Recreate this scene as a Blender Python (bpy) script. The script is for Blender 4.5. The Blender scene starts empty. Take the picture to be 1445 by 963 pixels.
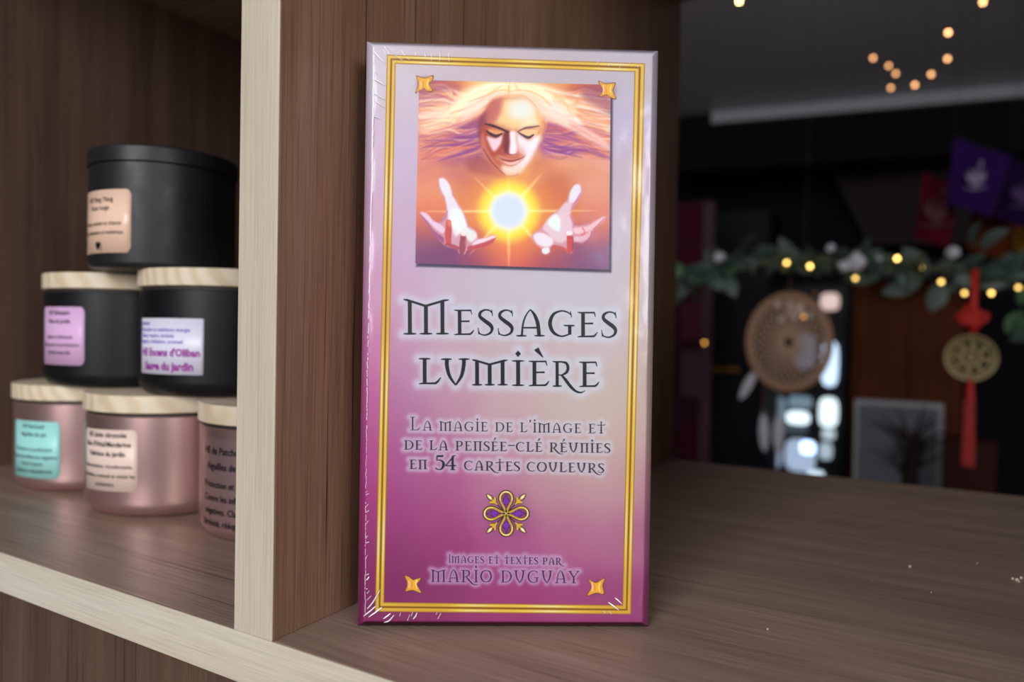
import bpy, math, random
import numpy as np
random.seed(5)
SC = bpy.context.scene; COL = SC.collection
# ================================================================ camera
IMG_W, IMG_H = 1445, 963
FPX = 1027.1
CAM = np.array([0.18680683, -0.16672602, 0.10351494])
RR = np.array([0.86372773, 0.50366701, 0.01714484]); UU = np.array([-0.02123328, 0.00238024, 0.99977172]); FF = np.array([-0.50351122, 0.8638946, -0.01275039])
from mathutils import Matrix, Vector
cd = bpy.data.cameras.new('camera'); cam = bpy.data.objects.new('camera', cd); COL.objects.link(cam)
cd.sensor_width = 36; cd.sensor_fit = 'HORIZONTAL'; cd.lens = FPX/IMG_W*36; cd.clip_start = .005; cd.clip_end = 60
Mx = Matrix.Identity(4)
for i in range(3):
    Mx[i][0] = RR[i]; Mx[i][1] = UU[i]; Mx[i][2] = -FF[i]; Mx[i][3] = CAM[i]
cam.matrix_world = Mx
cd.dof.use_dof = True; cd.dof.focus_distance = .267; cd.dof.aperture_fstop = 6.7
SC.camera = cam
# ================================================================ world, lights, exposure
wd = bpy.data.worlds.new('world'); SC.world = wd; wd.use_nodes = True
wd.node_tree.nodes['Background'].inputs[0].default_value = (.62, .72, 1, 1)
wd.node_tree.nodes['Background'].inputs[1].default_value = .10
SC.view_settings.view_transform = 'Standard'; SC.view_settings.look = 'None'
SC.view_settings.gamma = 1; SC.view_settings.use_curve_mapping = False
SC.view_settings.exposure = -0.2
def window_light(name, az, dist, w, h, z, power, col):
    a = math.radians(az); L = bpy.data.lights.new(name, 'AREA'); L.shape = 'RECTANGLE'; L.size = w; L.size_y = h
    L.energy = power; L.color = col
    o = bpy.data.objects.new(name, L); COL.objects.link(o)
    o.location = (.05+dist*math.cos(a), dist*math.sin(a), z)
    d = Vector((0.0, .1, .1))-o.location
    o.rotation_euler = d.to_track_quat('-Z', 'Y').to_euler()
    return o
window_light('window_daylight', -32, 2.2, .8, .72, .50, 25, (1, .985, .96))
window_light('window_daylight', -84, 2.3, 1.0, 1.3, .80, 56, (.98, .98, 1))
# ================================================================ helpers
def lin(c):
    c = np.asarray(c, float)/255.
    return np.where(c <= .04045, c/12.92, ((c+.055)/1.055)**2.4)
def rgba(c): return tuple(float(v) for v in lin(c))+(1,)
def px_ray(x, y): return FF+RR*(x-IMG_W/2)/FPX-UU*(y-IMG_H/2)/FPX
def at(x, y, Y):
    d = px_ray(x, y); return CAM+d*(Y-CAM[1])/d[1]
def link(name, me, mat=None, parent=None, loc=None):
    o = bpy.data.objects.new(name, me); COL.objects.link(o)
    if mat: me.materials.append(mat)
    if parent: o.parent = parent
    if loc is not None: o.location = loc
    return o
def mesh(name, v, f, mat=None, parent=None, smooth=False, loc=None):
    me = bpy.data.meshes.new(name); me.from_pydata([tuple(map(float, p)) for p in v], [], f); me.update()
    if smooth:
        for p in me.polygons: p.use_smooth = True
    return link(name, me, mat, parent, loc)
def empty(name, loc=(0, 0, 0), rz=0):
    o = bpy.data.objects.new(name, None); COL.objects.link(o); o.location = loc; o.rotation_euler = (0, 0, rz); o.empty_display_size = .02
    return o
def tag(o, label=None, cat=None, group=None, kind=None):
    if label: o['label'] = label
    if cat: o['category'] = cat
    if group: o['group'] = group
    if kind: o['kind'] = kind
    return o
def box_vf(x0, x1, y0, y1, z0, z1):
    v = [(x, y, z) for x in (x0, x1) for y in (y0, y1) for z in (z0, z1)]
    return v, [(0, 1, 3, 2), (4, 6, 7, 5), (0, 4, 5, 1), (2, 3, 7, 6), (0, 2, 6, 4), (1, 5, 7, 3)]
def boxo(name, b, mat, parent=None, bev=0, seg=2):
    v, f = box_vf(*b); o = mesh(name, v, f, mat, parent)
    if bev:
        m = o.modifiers.new('bevel', 'BEVEL'); m.width = bev; m.segments = seg; m.limit_method = 'NONE'
    return o
class MB:
    def __init__(s): s.v = []; s.f = []; s.c = []
    def add(s, v, f, col=None):
        n = len(s.v); s.v += [tuple(p) for p in v]; s.f += [tuple(i+n for i in q) for q in f]
        s.c += [col]*len(v)
    def box(s, *b): s.add(*box_vf(*b))
    def tube(s, pts, r, n=8, cap=True):
        P = [Vector(tuple(map(float, p))) for p in pts]; rs = r if hasattr(r, '__len__') else [r]*len(P)
        V = []; F = []; up = None
        for i, p in enumerate(P):
            d = (P[min(i+1, len(P)-1)]-P[max(i-1, 0)]).normalized()
            if up is None: up = d.orthogonal().normalized()
            up = (up-d*up.dot(d)).normalized(); w = d.cross(up)
            for k in range(n):
                a = 2*math.pi*k/n; V.append(p+(up*math.cos(a)+w*math.sin(a))*rs[i])
        for i in range(len(P)-1):
            for k in range(n): F.append((i*n+k, i*n+(k+1) % n, (i+1)*n+(k+1) % n, (i+1)*n+k))
        if cap: F += [tuple(range(n))[::-1], tuple((len(P)-1)*n+k for k in range(n))]
        s.add(V, F)
    def sphere(s, c, r, n=12, m=8, sc=(1, 1, 1)):
        V = [(c[0], c[1], c[2]+r*sc[2])]; F = []
        for i in range(1, m):
            t = math.pi*i/m
            for k in range(n):
                a = 2*math.pi*k/n; V.append((c[0]+r*sc[0]*math.sin(t)*math.cos(a), c[1]+r*sc[1]*math.sin(t)*math.sin(a), c[2]+r*sc[2]*math.cos(t)))
        V.append((c[0], c[1], c[2]-r*sc[2])); L = len(V)-1
        for k in range(n):
            F.append((0, 1+k, 1+(k+1) % n)); F.append((L, 1+(m-2)*n+(k+1) % n, 1+(m-2)*n+k))
            for i in range(m-2): F.append((1+i*n+k, 1+(i+1)*n+k, 1+(i+1)*n+(k+1) % n, 1+i*n+(k+1) % n))
        s.add(V, F)
    def lathe(s, prof, n=64, c=(0, 0)):
        V = []; F = []
        for r, z in prof:
            for k in range(n):
                a = 2*math.pi*k/n; V.append((c[0]+r*math.cos(a), c[1]+r*math.sin(a), z))
        for i in range(len(prof)-1):
            for k in range(n): F.append((i*n+k, i*n+(k+1) % n, (i+1)*n+(k+1) % n, (i+1)*n+k))
        F += [tuple(range(n))[::-1], tuple((len(prof)-1)*n+k for k in range(n))]
        s.add(V, F)
    def build(s, name, mat, parent=None, smooth=True, loc=None, angle=True):
        o = mesh(name, s.v, s.f, mat, parent, smooth, loc)
        if smooth and angle: sharp(o.data)
        if any(c is not None for c in s.c): colour(o.data, np.array([c if c is not None else (255, 255, 255) for c in s.c])/255.)
        return o
def sharp(me, deg=40):
    # mark edges between steep faces sharp, keep the rest smooth
    nrm = [p.normal.copy() for p in me.polygons]; ef = {}
    for p in me.polygons:
        for k in p.edge_keys: ef.setdefault(k, []).append(p.index)
    c = math.cos(math.radians(deg))
    for e in me.edges:
        q = ef.get(e.key, [])
        if len(q) == 2 and nrm[q[0]].dot(nrm[q[1]]) < c: e.use_edge_sharp = True
def colour(me, C):
    C = lin(np.asarray(C)*255.)
    at_ = me.color_attributes.new('Col', 'FLOAT_COLOR', 'POINT')
    A = np.ones((len(me.vertices), 4), np.float32); A[:, :3] = C.reshape(-1, 3); at_.data.foreach_set('color', A.ravel())
def grid_mesh(name, V, C, mat, parent):
    # V: (n, m, 3) points, C: (n, m, 3) printed colour
    n, m = V.shape[:2]; me = bpy.data.meshes.new(name)
    me.vertices.add(n*m); me.vertices.foreach_set('co', V.astype(np.float32).ravel())
    i, j = np.meshgrid(np.arange(n-1), np.arange(m-1), indexing='ij'); a = i*m+j
    Q = np.stack([a, a+1, a+m+1, a+m], -1).reshape(-1, 4)
    me.loops.add(Q.size); me.loops.foreach_set('vertex_index', Q.ravel().astype(np.int32))
    me.polygons.add(len(Q)); me.polygons.foreach_set('loop_start', (np.arange(len(Q))*4).astype(np.int32))
    me.polygons.foreach_set('use_smooth', np.ones(len(Q), bool))
    me.update(calc_edges=True); me.validate()
    if C is not None: colour(me, C)
    return link(name, me, mat, parent)
# ================================================================ materials
def mat(name, col=(200, 200, 200), rough=.5, metal=0., spec=.5, emit=None, es=0., coat=0., coatr=.1, alpha=1., attr=False):
    m = bpy.data.materials.new(name); m.use_nodes = True; b = m.node_tree.nodes['Principled BSDF']
    b.inputs['Base Color'].default_value = rgba(col); b.inputs['Roughness'].default_value = rough; b.inputs['Metallic'].default_value = metal
    b.inputs['Specular IOR Level'].default_value = spec; b.inputs['Coat Weight'].default_value = coat; b.inputs['Coat Roughness'].default_value = coatr
    b.inputs['Alpha'].default_value = alpha
    if emit: b.inputs['Emission Color'].default_value = rgba(emit); b.inputs['Emission Strength'].default_value = es
    if attr:
        a = m.node_tree.nodes.new('ShaderNodeVertexColor'); a.layer_name = 'Col'; m.node_tree.links.new(a.outputs['Color'], b.inputs['Base Color'])
    return m
def nd(m, t, **k):
    n = m.node_tree.nodes.new(t)
    for a, v in k.items(): setattr(n, a, v)
    return n
def noise(m, scale, sc, detail=4, rough=.6, vec=None):
    tc = nd(m, 'ShaderNodeTexCoord'); mp_ = nd(m, 'ShaderNodeMapping'); mp_.inputs['Scale'].default_value = sc
    n = nd(m, 'ShaderNodeTexNoise'); n.inputs['Scale'].default_value = scale; n.inputs['Detail'].default_value = detail; n.inputs['Roughness'].default_value = rough
    L = m.node_tree.links; L.new(tc.outputs['Object'], mp_.inputs[0]); L.new(mp_.outputs[0], n.inputs['Vector'])
    return n.outputs['Fac']
def ramp(m, fac, stops):
    r = nd(m, 'ShaderNodeValToRGB'); m.node_tree.links.new(fac, r.inputs[0]); e = r.color_ramp.elements
    while len(e) < len(stops): e.new(.5)
    for q, (p, c) in zip(e, stops): q.position = p; q.color = rgba(c)
    return r.outputs[0]
def mix(m, mode, fac, a, b):
    n = nd(m, 'ShaderNodeMix', data_type='RGBA', blend_type=mode); L = m.node_tree.links
    for i, v in ((0, fac), (6, a), (7, b)):
        if hasattr(v, 'links') or hasattr(v, 'is_linked'): L.new(v, n.inputs[i])
        else: n.inputs[i].default_value = v
    return n.outputs[2]
def bump(m, fac, strength, dist=.0005):
    b = nd(m, 'ShaderNodeBump'); b.inputs['Strength'].default_value = strength; b.inputs['Distance'].default_value = dist
    m.node_tree.links.new(fac, b.inputs['Height']); m.node_tree.links.new(b.outputs[0], m.node_tree.nodes['Principled BSDF'].inputs['Normal'])
def wood(name, axis, c0, c1, c2, rough=.42, fine=1., pore=.5, run=.012, con=.62, sp=.36):
    m = mat(name, c1, rough, spec=sp); k = {'x': (run, 1, 1), 'y': (1, run, 1), 'z': (1, 1, run)}[axis]; k2 = {'x': (.035, 1, 1), 'y': (1, .035, 1), 'z': (1, 1, .035)}[axis]
    a = noise(m, 1500*fine, k, 3, .6); b = noise(m, 70, k2, 4, .55); c = noise(m, 600*fine, k, 2, .5)
    col = ramp(m, b, [(.32, c0), (.5, c1), (.68, c2)])
    g = ramp(m, a, [(.30, (172, 164, 160)), (.55, (238, 236, 235)), (.75, (255, 255, 255))])
    col = mix(m, 'MULTIPLY', con, col, g)
    p = ramp(m, c, [(.27, (88, 66, 58)), (.38, (255, 255, 255))])
    col = mix(m, 'MULTIPLY', pore, col, p)
    m.node_tree.links.new(col, m.node_tree.nodes['Principled BSDF'].inputs['Base Color']); bump(m, a, .25, .0001)
    return m
# ---------------------------------------------------------------- printing tools (flat print on the carton)
def homog(src, dst):
    A = []
    for (x, y), (u, v) in zip(src, dst):
        A.append([x, y, 1, 0, 0, 0, -u*x, -u*y, u]); A.append([0, 0, 0, x, y, 1, -v*x, -v*y, v])
    A = np.array(A, float)
    h = np.linalg.solve(A[:, :8], A[:, 8])
    return np.append(h, 1).reshape(3, 3)
def hmap(Hm, x, y):
    x = np.asarray(x, float); y = np.asarray(y, float)
    w = Hm[2, 0]*x+Hm[2, 1]*y+Hm[2, 2]
    return (Hm[0, 0]*x+Hm[0, 1]*y+Hm[0, 2])/w, (Hm[1, 0]*x+Hm[1, 1]*y+Hm[1, 2])/w
def smooth_pts(pts, closed=False, n=6):
    P = np.array(pts, float)
    if len(P) < 3: return P
    out = []; N = len(P); rng = range(N if closed else N-1)
    for i in rng:
        if closed: a, b, c, d = P[(i-1) % N], P[i], P[(i+1) % N], P[(i+2) % N]
        else: a, b, c, d = P[max(i-1, 0)], P[i], P[i+1], P[min(i+2, N-1)]
        for k in range(n):
            t = k/n
            out.append(.5*((2*b)+(c-a)*t+(2*a-5*b+4*c-d)*t*t+(3*b-a-3*c+d)*t**3))
    if not closed: out.append(P[-1])
    return np.array(out)
class Canvas:
    def __init__(s, X, Y, col):
        s.X, s.Y = X, Y; s.C = np.zeros(X.shape+(3,)); s.C[:] = np.array(col)/255.
    def _box(s, P, m):
        x0, y0 = P[:, 0].min()-m, P[:, 1].min()-m; x1, y1 = P[:, 0].max()+m, P[:, 1].max()+m
        M = (s.X >= x0) & (s.X <= x1) & (s.Y >= y0) & (s.Y <= y1)
        r = np.where(M.any(1))[0]; c = np.where(M.any(0))[0]
        if len(r) == 0 or len(c) == 0: return None
        return slice(r[0], r[-1]+1), slice(c[0], c[-1]+1)
    def blend(s, sl, a, col):
        a = a[..., None]; s.C[sl] = s.C[sl]*(1-a)+a*np.array(col)/255.
    def poly(s, pts, col, f=1., al=1., smooth=True):
        P = smooth_pts(pts, True) if smooth else np.array(pts, float)
        sl = s._box(P, f*1.5)
        if sl is None: return
        X, Y = s.X[sl], s.Y[sl]; d = np.full(X.shape, 1e9); ins = np.zeros(X.shape, bool)
        for i in range(len(P)):
            (x0, y0), (x1, y1) = P[i], P[(i+1) % len(P)]
            ex, ey = x1-x0, y1-y0; L = ex*ex+ey*ey+1e-12
            t = np.clip(((X-x0)*ex+(Y-y0)*ey)/L, 0, 1)
            d = np.minimum(d, (X-x0-t*ex)**2+(Y-y0-t*ey)**2)
            if y0 != y1:
                ins ^= ((Y > min(y0, y1)) & (Y <= max(y0, y1)) & (X < x0+(Y-y0)*ex/(y1-y0)))
        d = np.sqrt(d); d[ins] *= -1
        a = np.clip(.5-d/(2*f), 0, 1); a = a*a*(3-2*a)
        s.blend(sl, a*al, col)
    def line(s, pts, col, f=.6, al=1., n=5):
        # pts: (x, y, width)
        P = smooth_pts(pts, False, n); m = P[:, 2].max()/2+f*1.5
        sl = s._box(P[:, :2], m)
        if sl is None: return
        X, Y = s.X[sl], s.Y[sl]; d = np.full(X.shape, 1e9)
        for i in range(len(P)-1):
            x0, y0, w0 = P[i]; x1, y1, w1 = P[i+1]
            ex, ey = x1-x0, y1-y0; L = ex*ex+ey*ey+1e-12
            t = np.clip(((X-x0)*ex+(Y-y0)*ey)/L, 0, 1)
            d = np.minimum(d, np.hypot(X-x0-t*ex, Y-y0-t*ey)-(w0+t*(w1-w0))/2)
        a = np.clip(.5-d/(2*f), 0, 1); a = a*a*(3-2*a)
        s.blend(sl, a*al, col)
    def blob(s, x, y, rx, ry, col, al=1., rot=0., p=1.):
        c, n = np.cos(rot), np.sin(rot); dx, dy = s.X-x, s.Y-y
        q = ((dx*c+dy*n)/rx)**2+((dy*c-dx*n)/ry)**2
        s.blend((slice(None), slice(None)), al*np.exp(-q**p), col)
    def field(s, pts, sig):
        num = np.zeros(s.C.shape); den = np.zeros(s.X.shape)
        for x, y, r, g, b in pts:
            w = np.exp(-((s.X-x)**2+(s.Y-y)**2)/(2*sig*sig))+1e-9
            num += w[..., None]*np.array([r, g, b])/255.; den += w
        s.C[:] = num/den[..., None]
# ---------------------------------------------------------------- the printed picture
def c3(x, y): return 570+x/3.009, 80+y/3.009
def fc(x, y): return 660+x/6.42, 110+y/6.42
def lh(x, y): return 580+x/6.42, 235+y/6.42
def rh(x, y): return 720+x/6.42, 235+y/6.42
def mp(f, pts):
    return [f(p[0], p[1])+tuple(p[2:]) for p in pts]
PIC = [(593.3, 112.2), (863.1, 120.5), (859.8, 380.8), (586.6, 370.8)]
def paint_picture(X, Y):
    cv = Canvas(X, Y, (215, 140, 110))
    R = np.random.RandomState(7)
    fld = [(90,120,150,90,120),(200,110,205,120,85),(330,105,235,190,120),(640,120,225,160,100),(780,120,200,100,70),(860,140,150,80,110),
           (100,200,190,110,110),(100,300,225,170,140),(100,400,215,140,125),(100,470,205,125,110),(250,420,175,100,140),(300,470,185,95,105),
           (860,220,170,95,120),(860,320,215,150,130),(860,430,215,160,140),(700,420,200,140,130),(620,480,205,130,95),(780,500,215,150,125),
           (100,560,220,150,115),(100,650,215,125,85),(90,730,195,100,95),(90,800,140,80,115),(90,860,115,65,115),(180,860,125,65,115),
           (250,560,215,140,100),(300,640,210,125,80),(300,860,140,70,110),(400,860,205,100,90),(500,870,205,95,90),(600,860,150,70,110),(700,860,140,75,115),
           (450,800,225,125,75),(560,800,215,115,70),(340,800,190,90,85),(640,560,200,115,75),(620,640,210,125,70),(860,560,215,150,120),(860,680,210,130,110),
           (820,800,190,105,110),(860,860,125,85,130),(780,860,120,75,120),(640,800,205,105,75),(450,500,215,150,90)]
    cv.field([c3(a, b)+(r, g, bb) for a, b, r, g, bb in fld], 17)
    # broad colour patches behind the hair
    for (x, y, rx, ry, col, al) in [(150,150,70,25,(140,75,120),.7),(780,155,80,22,(140,80,115),.6),(300,400,70,35,(140,70,140),.85),(270,350,90,25,(160,85,130),.6),
            (640,380,80,30,(150,75,150),.9),(620,330,50,35,(150,70,130),.7),(170,420,90,30,(190,110,120),.5),(760,400,90,25,(190,120,140),.6),
            (290,460,90,28,(175,90,95),.8),(620,470,60,30,(205,120,90),.6),(300,560,60,60,(200,115,80),.5),(640,560,60,60,(200,110,80),.6)]:
        u, v = c3(x, y); cv.blob(u, v, rx/3, ry/3, col, al)
    cv.poly(mp(c3, [(60,200),(200,140),(330,120),(440,108),(460,300),(400,420),(300,460),(180,430),(60,440)]), (214,150,128), 9, .65)
    cv.poly(mp(c3, [(460,108),(620,115),(760,190),(900,260),(900,470),(760,440),(620,440),(560,300)]), (216,158,140), 9, .6)
    # hair: strands from the crown outwards
    def strand(p, w, col, al): cv.line(mp(c3, [(x, y, ww) for (x, y), ww in zip(p, w)]), col, 1.7, al, 4)
    light = [(250,225,190),(248,235,215),(240,200,150),(232,170,120),(225,225,215),(250,240,225)]
    mid = [(215,130,95),(190,100,110),(205,120,90),(225,150,110),(160,85,140)]
    for i in range(120):      # left side
        t = R.rand(); sy = 110+R.rand()*40; ex = 70+R.rand()*60; ey = 120+t*310
        mx = 300+R.randn()*18; my = 140+t*170+R.randn()*8; bow = R.randn()*10
        col = (light if (t < .6 and R.rand() < .72) else mid)[R.randint(5)]
        strand([(430-t*50, sy+t*60), (mx+40, my-10), (mx-60, my+25+bow), (ex+70, ey-10-bow), (ex-30, ey+R.randn()*8)],
               [1.5, 3.2, 4.0, 3, .8], col, .28+.4*R.rand()*(1-t*.4))
    for i in range(120):      # right side
        t = R.rand(); sy = 110+R.rand()*35; ex = 880; ey = 170+t*270
        mx = 650+R.randn()*14; my = 150+t*170+R.randn()*8; bow = R.randn()*9
        col = (light if (t < .7 and R.rand() < .72) else mid)[R.randint(5)]
        strand([(480+t*90, sy+t*60), (mx-50, my-25), (mx+40, my+5+bow), (ex-110, ey-25-bow), (ex+15, ey+R.randn()*8)],
               [1.5, 3.2, 4.2, 3, 1.5], col, .28+.4*R.rand())
    for pts, col, al in [([(225,300),(300,270),(335,300),(330,380),(330,440),(270,450),(215,440),(250,400),(200,370)], (136,66,132), .62), ([(90,395),(180,380),(260,420),(300,450),(200,450),(110,440)], (190,105,112), .5),
            ([(590,290),(640,300),(720,340),(790,390),(720,420),(640,425),(585,410),(600,350)], (146,70,146), .68), ([(760,140),(840,140),(885,190),(880,240),(820,210),(770,180)], (150,84,112), .6), ([(75,110),(190,105),(240,125),(170,150),(80,165)], (165,85,100), .6)]:
        cv.poly(mp(c3, pts), col, 7, al)
    for i in range(70):
        sd = -1 if i % 2 else 1; t = R.rand(); x0 = 330 if sd < 0 else 600; y0 = 290+t*130
        col = [(232,160,120),(214,110,84),(246,214,190),(120,52,128),(222,140,110)][R.randint(5)]
        strand([(x0, y0), (x0+sd*70, y0+8+R.randn()*6), (x0+sd*150, y0+R.randn()*14), (x0+sd*(200+60*R.rand()), y0+18+R.randn()*10)], [1, 2.4, 2.2, .8], col, .3+.3*R.rand())
    # bright locks of the crown
    cv.poly(mp(c3, [(230,160),(330,110),(460,106),(600,118),(700,180),(740,250),(690,250),(640,200),(560,165),(470,165),(380,190),(320,250),(230,300),(110,330),(70,300),(180,240)]), (248,225,185), 4, .55)
    cv.poly(mp(c3, [(330,120),(440,108),(560,118),(640,160),(600,190),(540,150),(455,150),(380,160),(300,200),(200,230),(250,170)]), (252,240,205), 4, .7)
    cv.poly(mp(c3, [(600,190),(690,210),(760,290),(860,360),(880,400),(780,350),(690,300),(630,250)]), (238,225,225), 4, .6)
    cv.poly(mp(c3, [(70,235),(180,215),(300,190),(360,190),(300,235),(180,262),(75,262)]), (246,232,205), 3.5, .6)
    for p, w, col in [([(455,110),(450,135),(452,170)],[1,2,1],(225,160,90)),([(475,112),(500,150),(560,170)],[1,2,1.5],(235,180,110)),([(440,115),(390,140),(330,190)],[1,2,2],(238,190,120)),
                      ([(350,170),(290,210),(200,240)],[1,2.5,1],(225,150,110)),([(600,140),(680,190),(720,260)],[1,3,1.5],(236,190,140)),([(320,250),(220,290),(110,320)],[1,3,1.5],(205,120,120)),
                      ([(650,260),(730,300),(850,370)],[1.5,3,1],(225,160,140)),([(640,300),(720,350),(850,420)],[2,3,1],(165,85,140)),([(330,300),(250,330),(120,360)],[2,4,1],(175,95,140)),
                      ([(330,330),(240,370),(110,380)],[2,4,1],(150,75,145)),([(330,380),(250,410),(150,440)],[3,5,1],(135,65,145)),([(600,360),(680,390),(800,400)],[3,6,1],(140,65,145)),
                      ([(330,350),(240,380),(130,420)],[1,2,1],(225,150,120)),([(610,340),(700,360),(860,400)],[1,2.5,1],(230,150,120)),([(600,390),(680,410),(760,430)],[2,3,1],(130,60,140))]:
        strand(p, w, col, .75)
    # shoulders
    cv.poly(mp(c3, [(120,480),(250,450),(330,440),(420,500),(480,520),(560,480),(600,440),(720,440),(860,500),(800,520),(640,500),(560,540),(450,560),(340,530),(250,500)]), (212,145,105), 9, .5)
    cv.poly(mp(c3, [(270,440),(340,425),(400,480),(430,510),(350,505),(280,480)]), (160,75,85), 6, .65)
    cv.blob(*c3(700, 455), 22, 8, (228,170,130), .5)
    # neck light right of the chin
    cv.poly(mp(fc, [(470,870),(560,790),(600,720),(650,640),(690,690),(600,780),(560,870)]), (226,160,110), 6, .6)
    # ---- face
    cv.poly(mp(fc, [(120,380),(160,300),(250,190),(400,165),(540,175),(640,260),(700,360),(690,470),(660,570),(610,690),(540,790),(470,870),(400,888),(340,870),(240,790),(170,690),(135,600),(120,480)]), (196,112,88), 3, 1)
    cv.poly(mp(fc, [(105,380),(200,300),(185,400),(150,480),(135,600),(105,520)]), (125,55,85), 4, .85)
    cv.poly(mp(fc, [(130,430),(220,420),(330,480),(380,560),(370,680),(290,740),(330,860),(240,790),(175,690),(140,600)]), (170,72,58), 5, .95)
    cv.poly(mp(fc, [(150,500),(180,620),(240,730),(300,800),(330,870),(220,780),(150,680),(125,560)]), (205,120,95), 3, .8)
    cv.poly(mp(fc, [(300,200),(420,180),(560,190),(640,280),(665,400),(560,440),(430,475),(330,440),(240,400),(270,290)]), (236,205,150), 8, .95)  # brow light
    cv.poly(mp(fc, [(230,210),(320,185),(310,300),(260,390),(180,400),(175,320)]), (190,105,100), 6, .85)
    cv.poly(mp(fc, [(400,220),(520,190),(600,240),(620,320),(560,380),(430,370),(380,310)]), (222,228,225), 10, .9)
    cv.poly(mp(fc, [(560,380),(640,380),(650,430),(540,440),(480,450)]), (226,230,200), 6, .8)
    cv.poly(mp(fc, [(620,280),(680,340),(690,460),(665,560),(640,560),(660,450),(650,380)]), (238,190,120), 4, .8)
    # right cheek and lower face in light
    cv.poly(mp(fc, [(460,500),(560,560),(640,520),(655,560),(620,650),(560,760),(480,860),(410,880),(345,860),(320,800),(400,800),(480,740),(520,700),(470,640),(450,560)]), (228,222,228), 5, 1)
    cv.poly(mp(fc, [(590,540),(660,540),(610,680),(540,780),(480,850),(540,740),(590,650)]), (240,236,240), 6, .7)
    cv.poly(mp(fc, [(470,600),(520,640),(530,700),(490,700),(460,650)]), (222,185,180), 5, .7)
    cv.poly(mp(fc, [(330,810),(420,800),(470,800),(440,860),(390,880),(345,865)]), (235,225,235), 5, .8)
    # lit triangle on the left cheek
    cv.poly(mp(fc, [(185,530),(260,545),(322,520),(318,570),(285,630),(250,662),(225,640),(200,590)]), (232,205,215), 3, 1)
    # nose
    cv.poly(mp(fc, [(340,490),(385,490),(390,600),(370,680),(330,650),(330,570)]), (118,42,48), 3.5, .95)
    cv.poly(mp(fc, [(392,490),(440,490),(445,560),(455,640),(440,690),(405,695),(385,670),(392,580)]), (236,226,232), 2.5, 1)
    cv.line(mp(fc, [(340,655,2),(375,685,1.6),(410,696,1.2),(440,690,1)]), (120,50,70), .7, .9)
    cv.line(mp(fc, [(335,650,1.2),(320,665,1),(330,690,1)]), (205,120,90), .7, .6)
    # eyes and brows
    cv.poly(mp(fc, [(195,460),(260,455),(330,480),(320,515),(260,520),(210,500)]), (228,170,115), 3, .9)
    cv.poly(mp(fc, [(480,480),(560,460),(650,455),(640,500),(600,535),(520,530)]), (236,205,150), 3, .9)
    cv.line(mp(fc, [(165,415,1.6),(230,430,3.8),(310,460,3.2),(375,490,2.6)]), (70,28,52), .7, 1)
    cv.line(mp(fc, [(460,487,1.5),(530,455,2.5),(600,445,2.2),(655,436,1)]), (110,65,85), .7, .9)
    cv.line(mp(fc, [(180,480,2),(215,505,3.8),(265,525,4.2),(320,503,1.6)]), (60,25,45), .7, .95)
    cv.line(mp(fc, [(470,495,1.4),(510,520,3),(560,540,3.8),(605,515,2)]), (75,45,60), .7, .95)
    cv.line(mp(fc, [(500,470,.8),(570,462,1.2),(640,465,.7)]), (205,120,90), .6, .6)
    cv.line(mp(fc, [(160,450,1),(220,462,1.6),(320,478,1.2)]), (200,100,70), .7, .7)
    # mouth
    cv.poly(mp(fc, [(290,700),(400,740),(450,735),(520,705),(490,750),(430,790),(370,790),(320,760)]), (210,140,125), 2.5, .8)
    cv.poly(mp(fc, [(335,760),(400,765),(470,745),(440,785),(385,790)]), (238,195,195), 1.6, .95)
    cv.line(mp(fc, [(275,708,1),(330,738,1.8),(395,752,2.2),(450,743,1.8),(515,715,.8)]), (135,45,65), .6, .95)
    cv.line(mp(fc, [(345,780,.8),(400,795,1.4),(450,780,.9)]), (165,90,110), .6, .7)
    cv.line(mp(fc, [(400,700,1.2),(405,730,1)]), (210,120,100), .7, .6)
    cv.blob(*fc(280, 725), 5, 4, (225,160,120), .6)
    # jaw and ear
    cv.line(mp(fc, [(150,640,1.2),(210,740,2),(290,830,2.2),(340,872,1.5)]), (120,55,85), .9, .8)
    cv.line(mp(fc, [(340,880,1),(400,890,1.4),(470,872,1)]), (170,95,105), .7, .7)
    cv.poly(mp(fc, [(690,385),(725,385),(725,440),(700,490),(685,470)]), (225,160,120), 2, .9)
    cv.line(mp(fc, [(700,395,1),(712,430,1.2),(700,470,1)]), (175,90,90), .7, .7)
    # hair edge over the brow
    cv.poly(mp(fc, [(-40,380),(60,330),(160,250),(230,190),(330,165),(410,160),(300,130),(150,150),(0,230)]), (240,215,205), 5, .7)
    cv.poly(mp(fc, [(410,160),(520,170),(600,230),(640,310),(720,390),(820,420),(930,450),(900,360),(780,290),(700,190),(560,120),(430,120)]), (240,222,205), 5, .75)
    for p in [[(410,155),(340,160),(240,190),(130,290)],[(415,150),(520,165),(610,240),(660,330)],[(420,120),(300,110),(150,170),(20,210)],[(430,110),(560,120),(690,180),(760,260)]]:
        cv.line(mp(fc, [(x, y, w) for (x, y), w in zip(p, [1, 1.6, 1.6, .8])]), (228,165,105), .8, .65)
    cv.line(mp(fc, [(60,120,2),(140,90,3),(260,60,3),(400,60,1)]), (255,248,225), 1, .7)
    cv.line(mp(fc, [(660,110,1),(750,180,3),(790,250,2),(880,330,2)]), (235,235,225), 1, .7)
    # ---- sun
    sx, sy = c3(447, 655)
    d = np.hypot(X-sx, Y-sy); ang = np.arctan2(Y-sy, X-sx)
    def rad(r0, r1): t = np.clip((r1-d)/(r1-r0), 0, 1); return t*t*(3-2*t)
    full = (slice(None), slice(None))
    cv.blend(full, .75*rad(25, 72)*(Y > sy-45), (232,150,75)) if False else None
    cv.blend(full, .55*rad(30, 85), (235,165,85))
    cv.blend(full, .95*rad(33, 52), (236,222,70))
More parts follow.
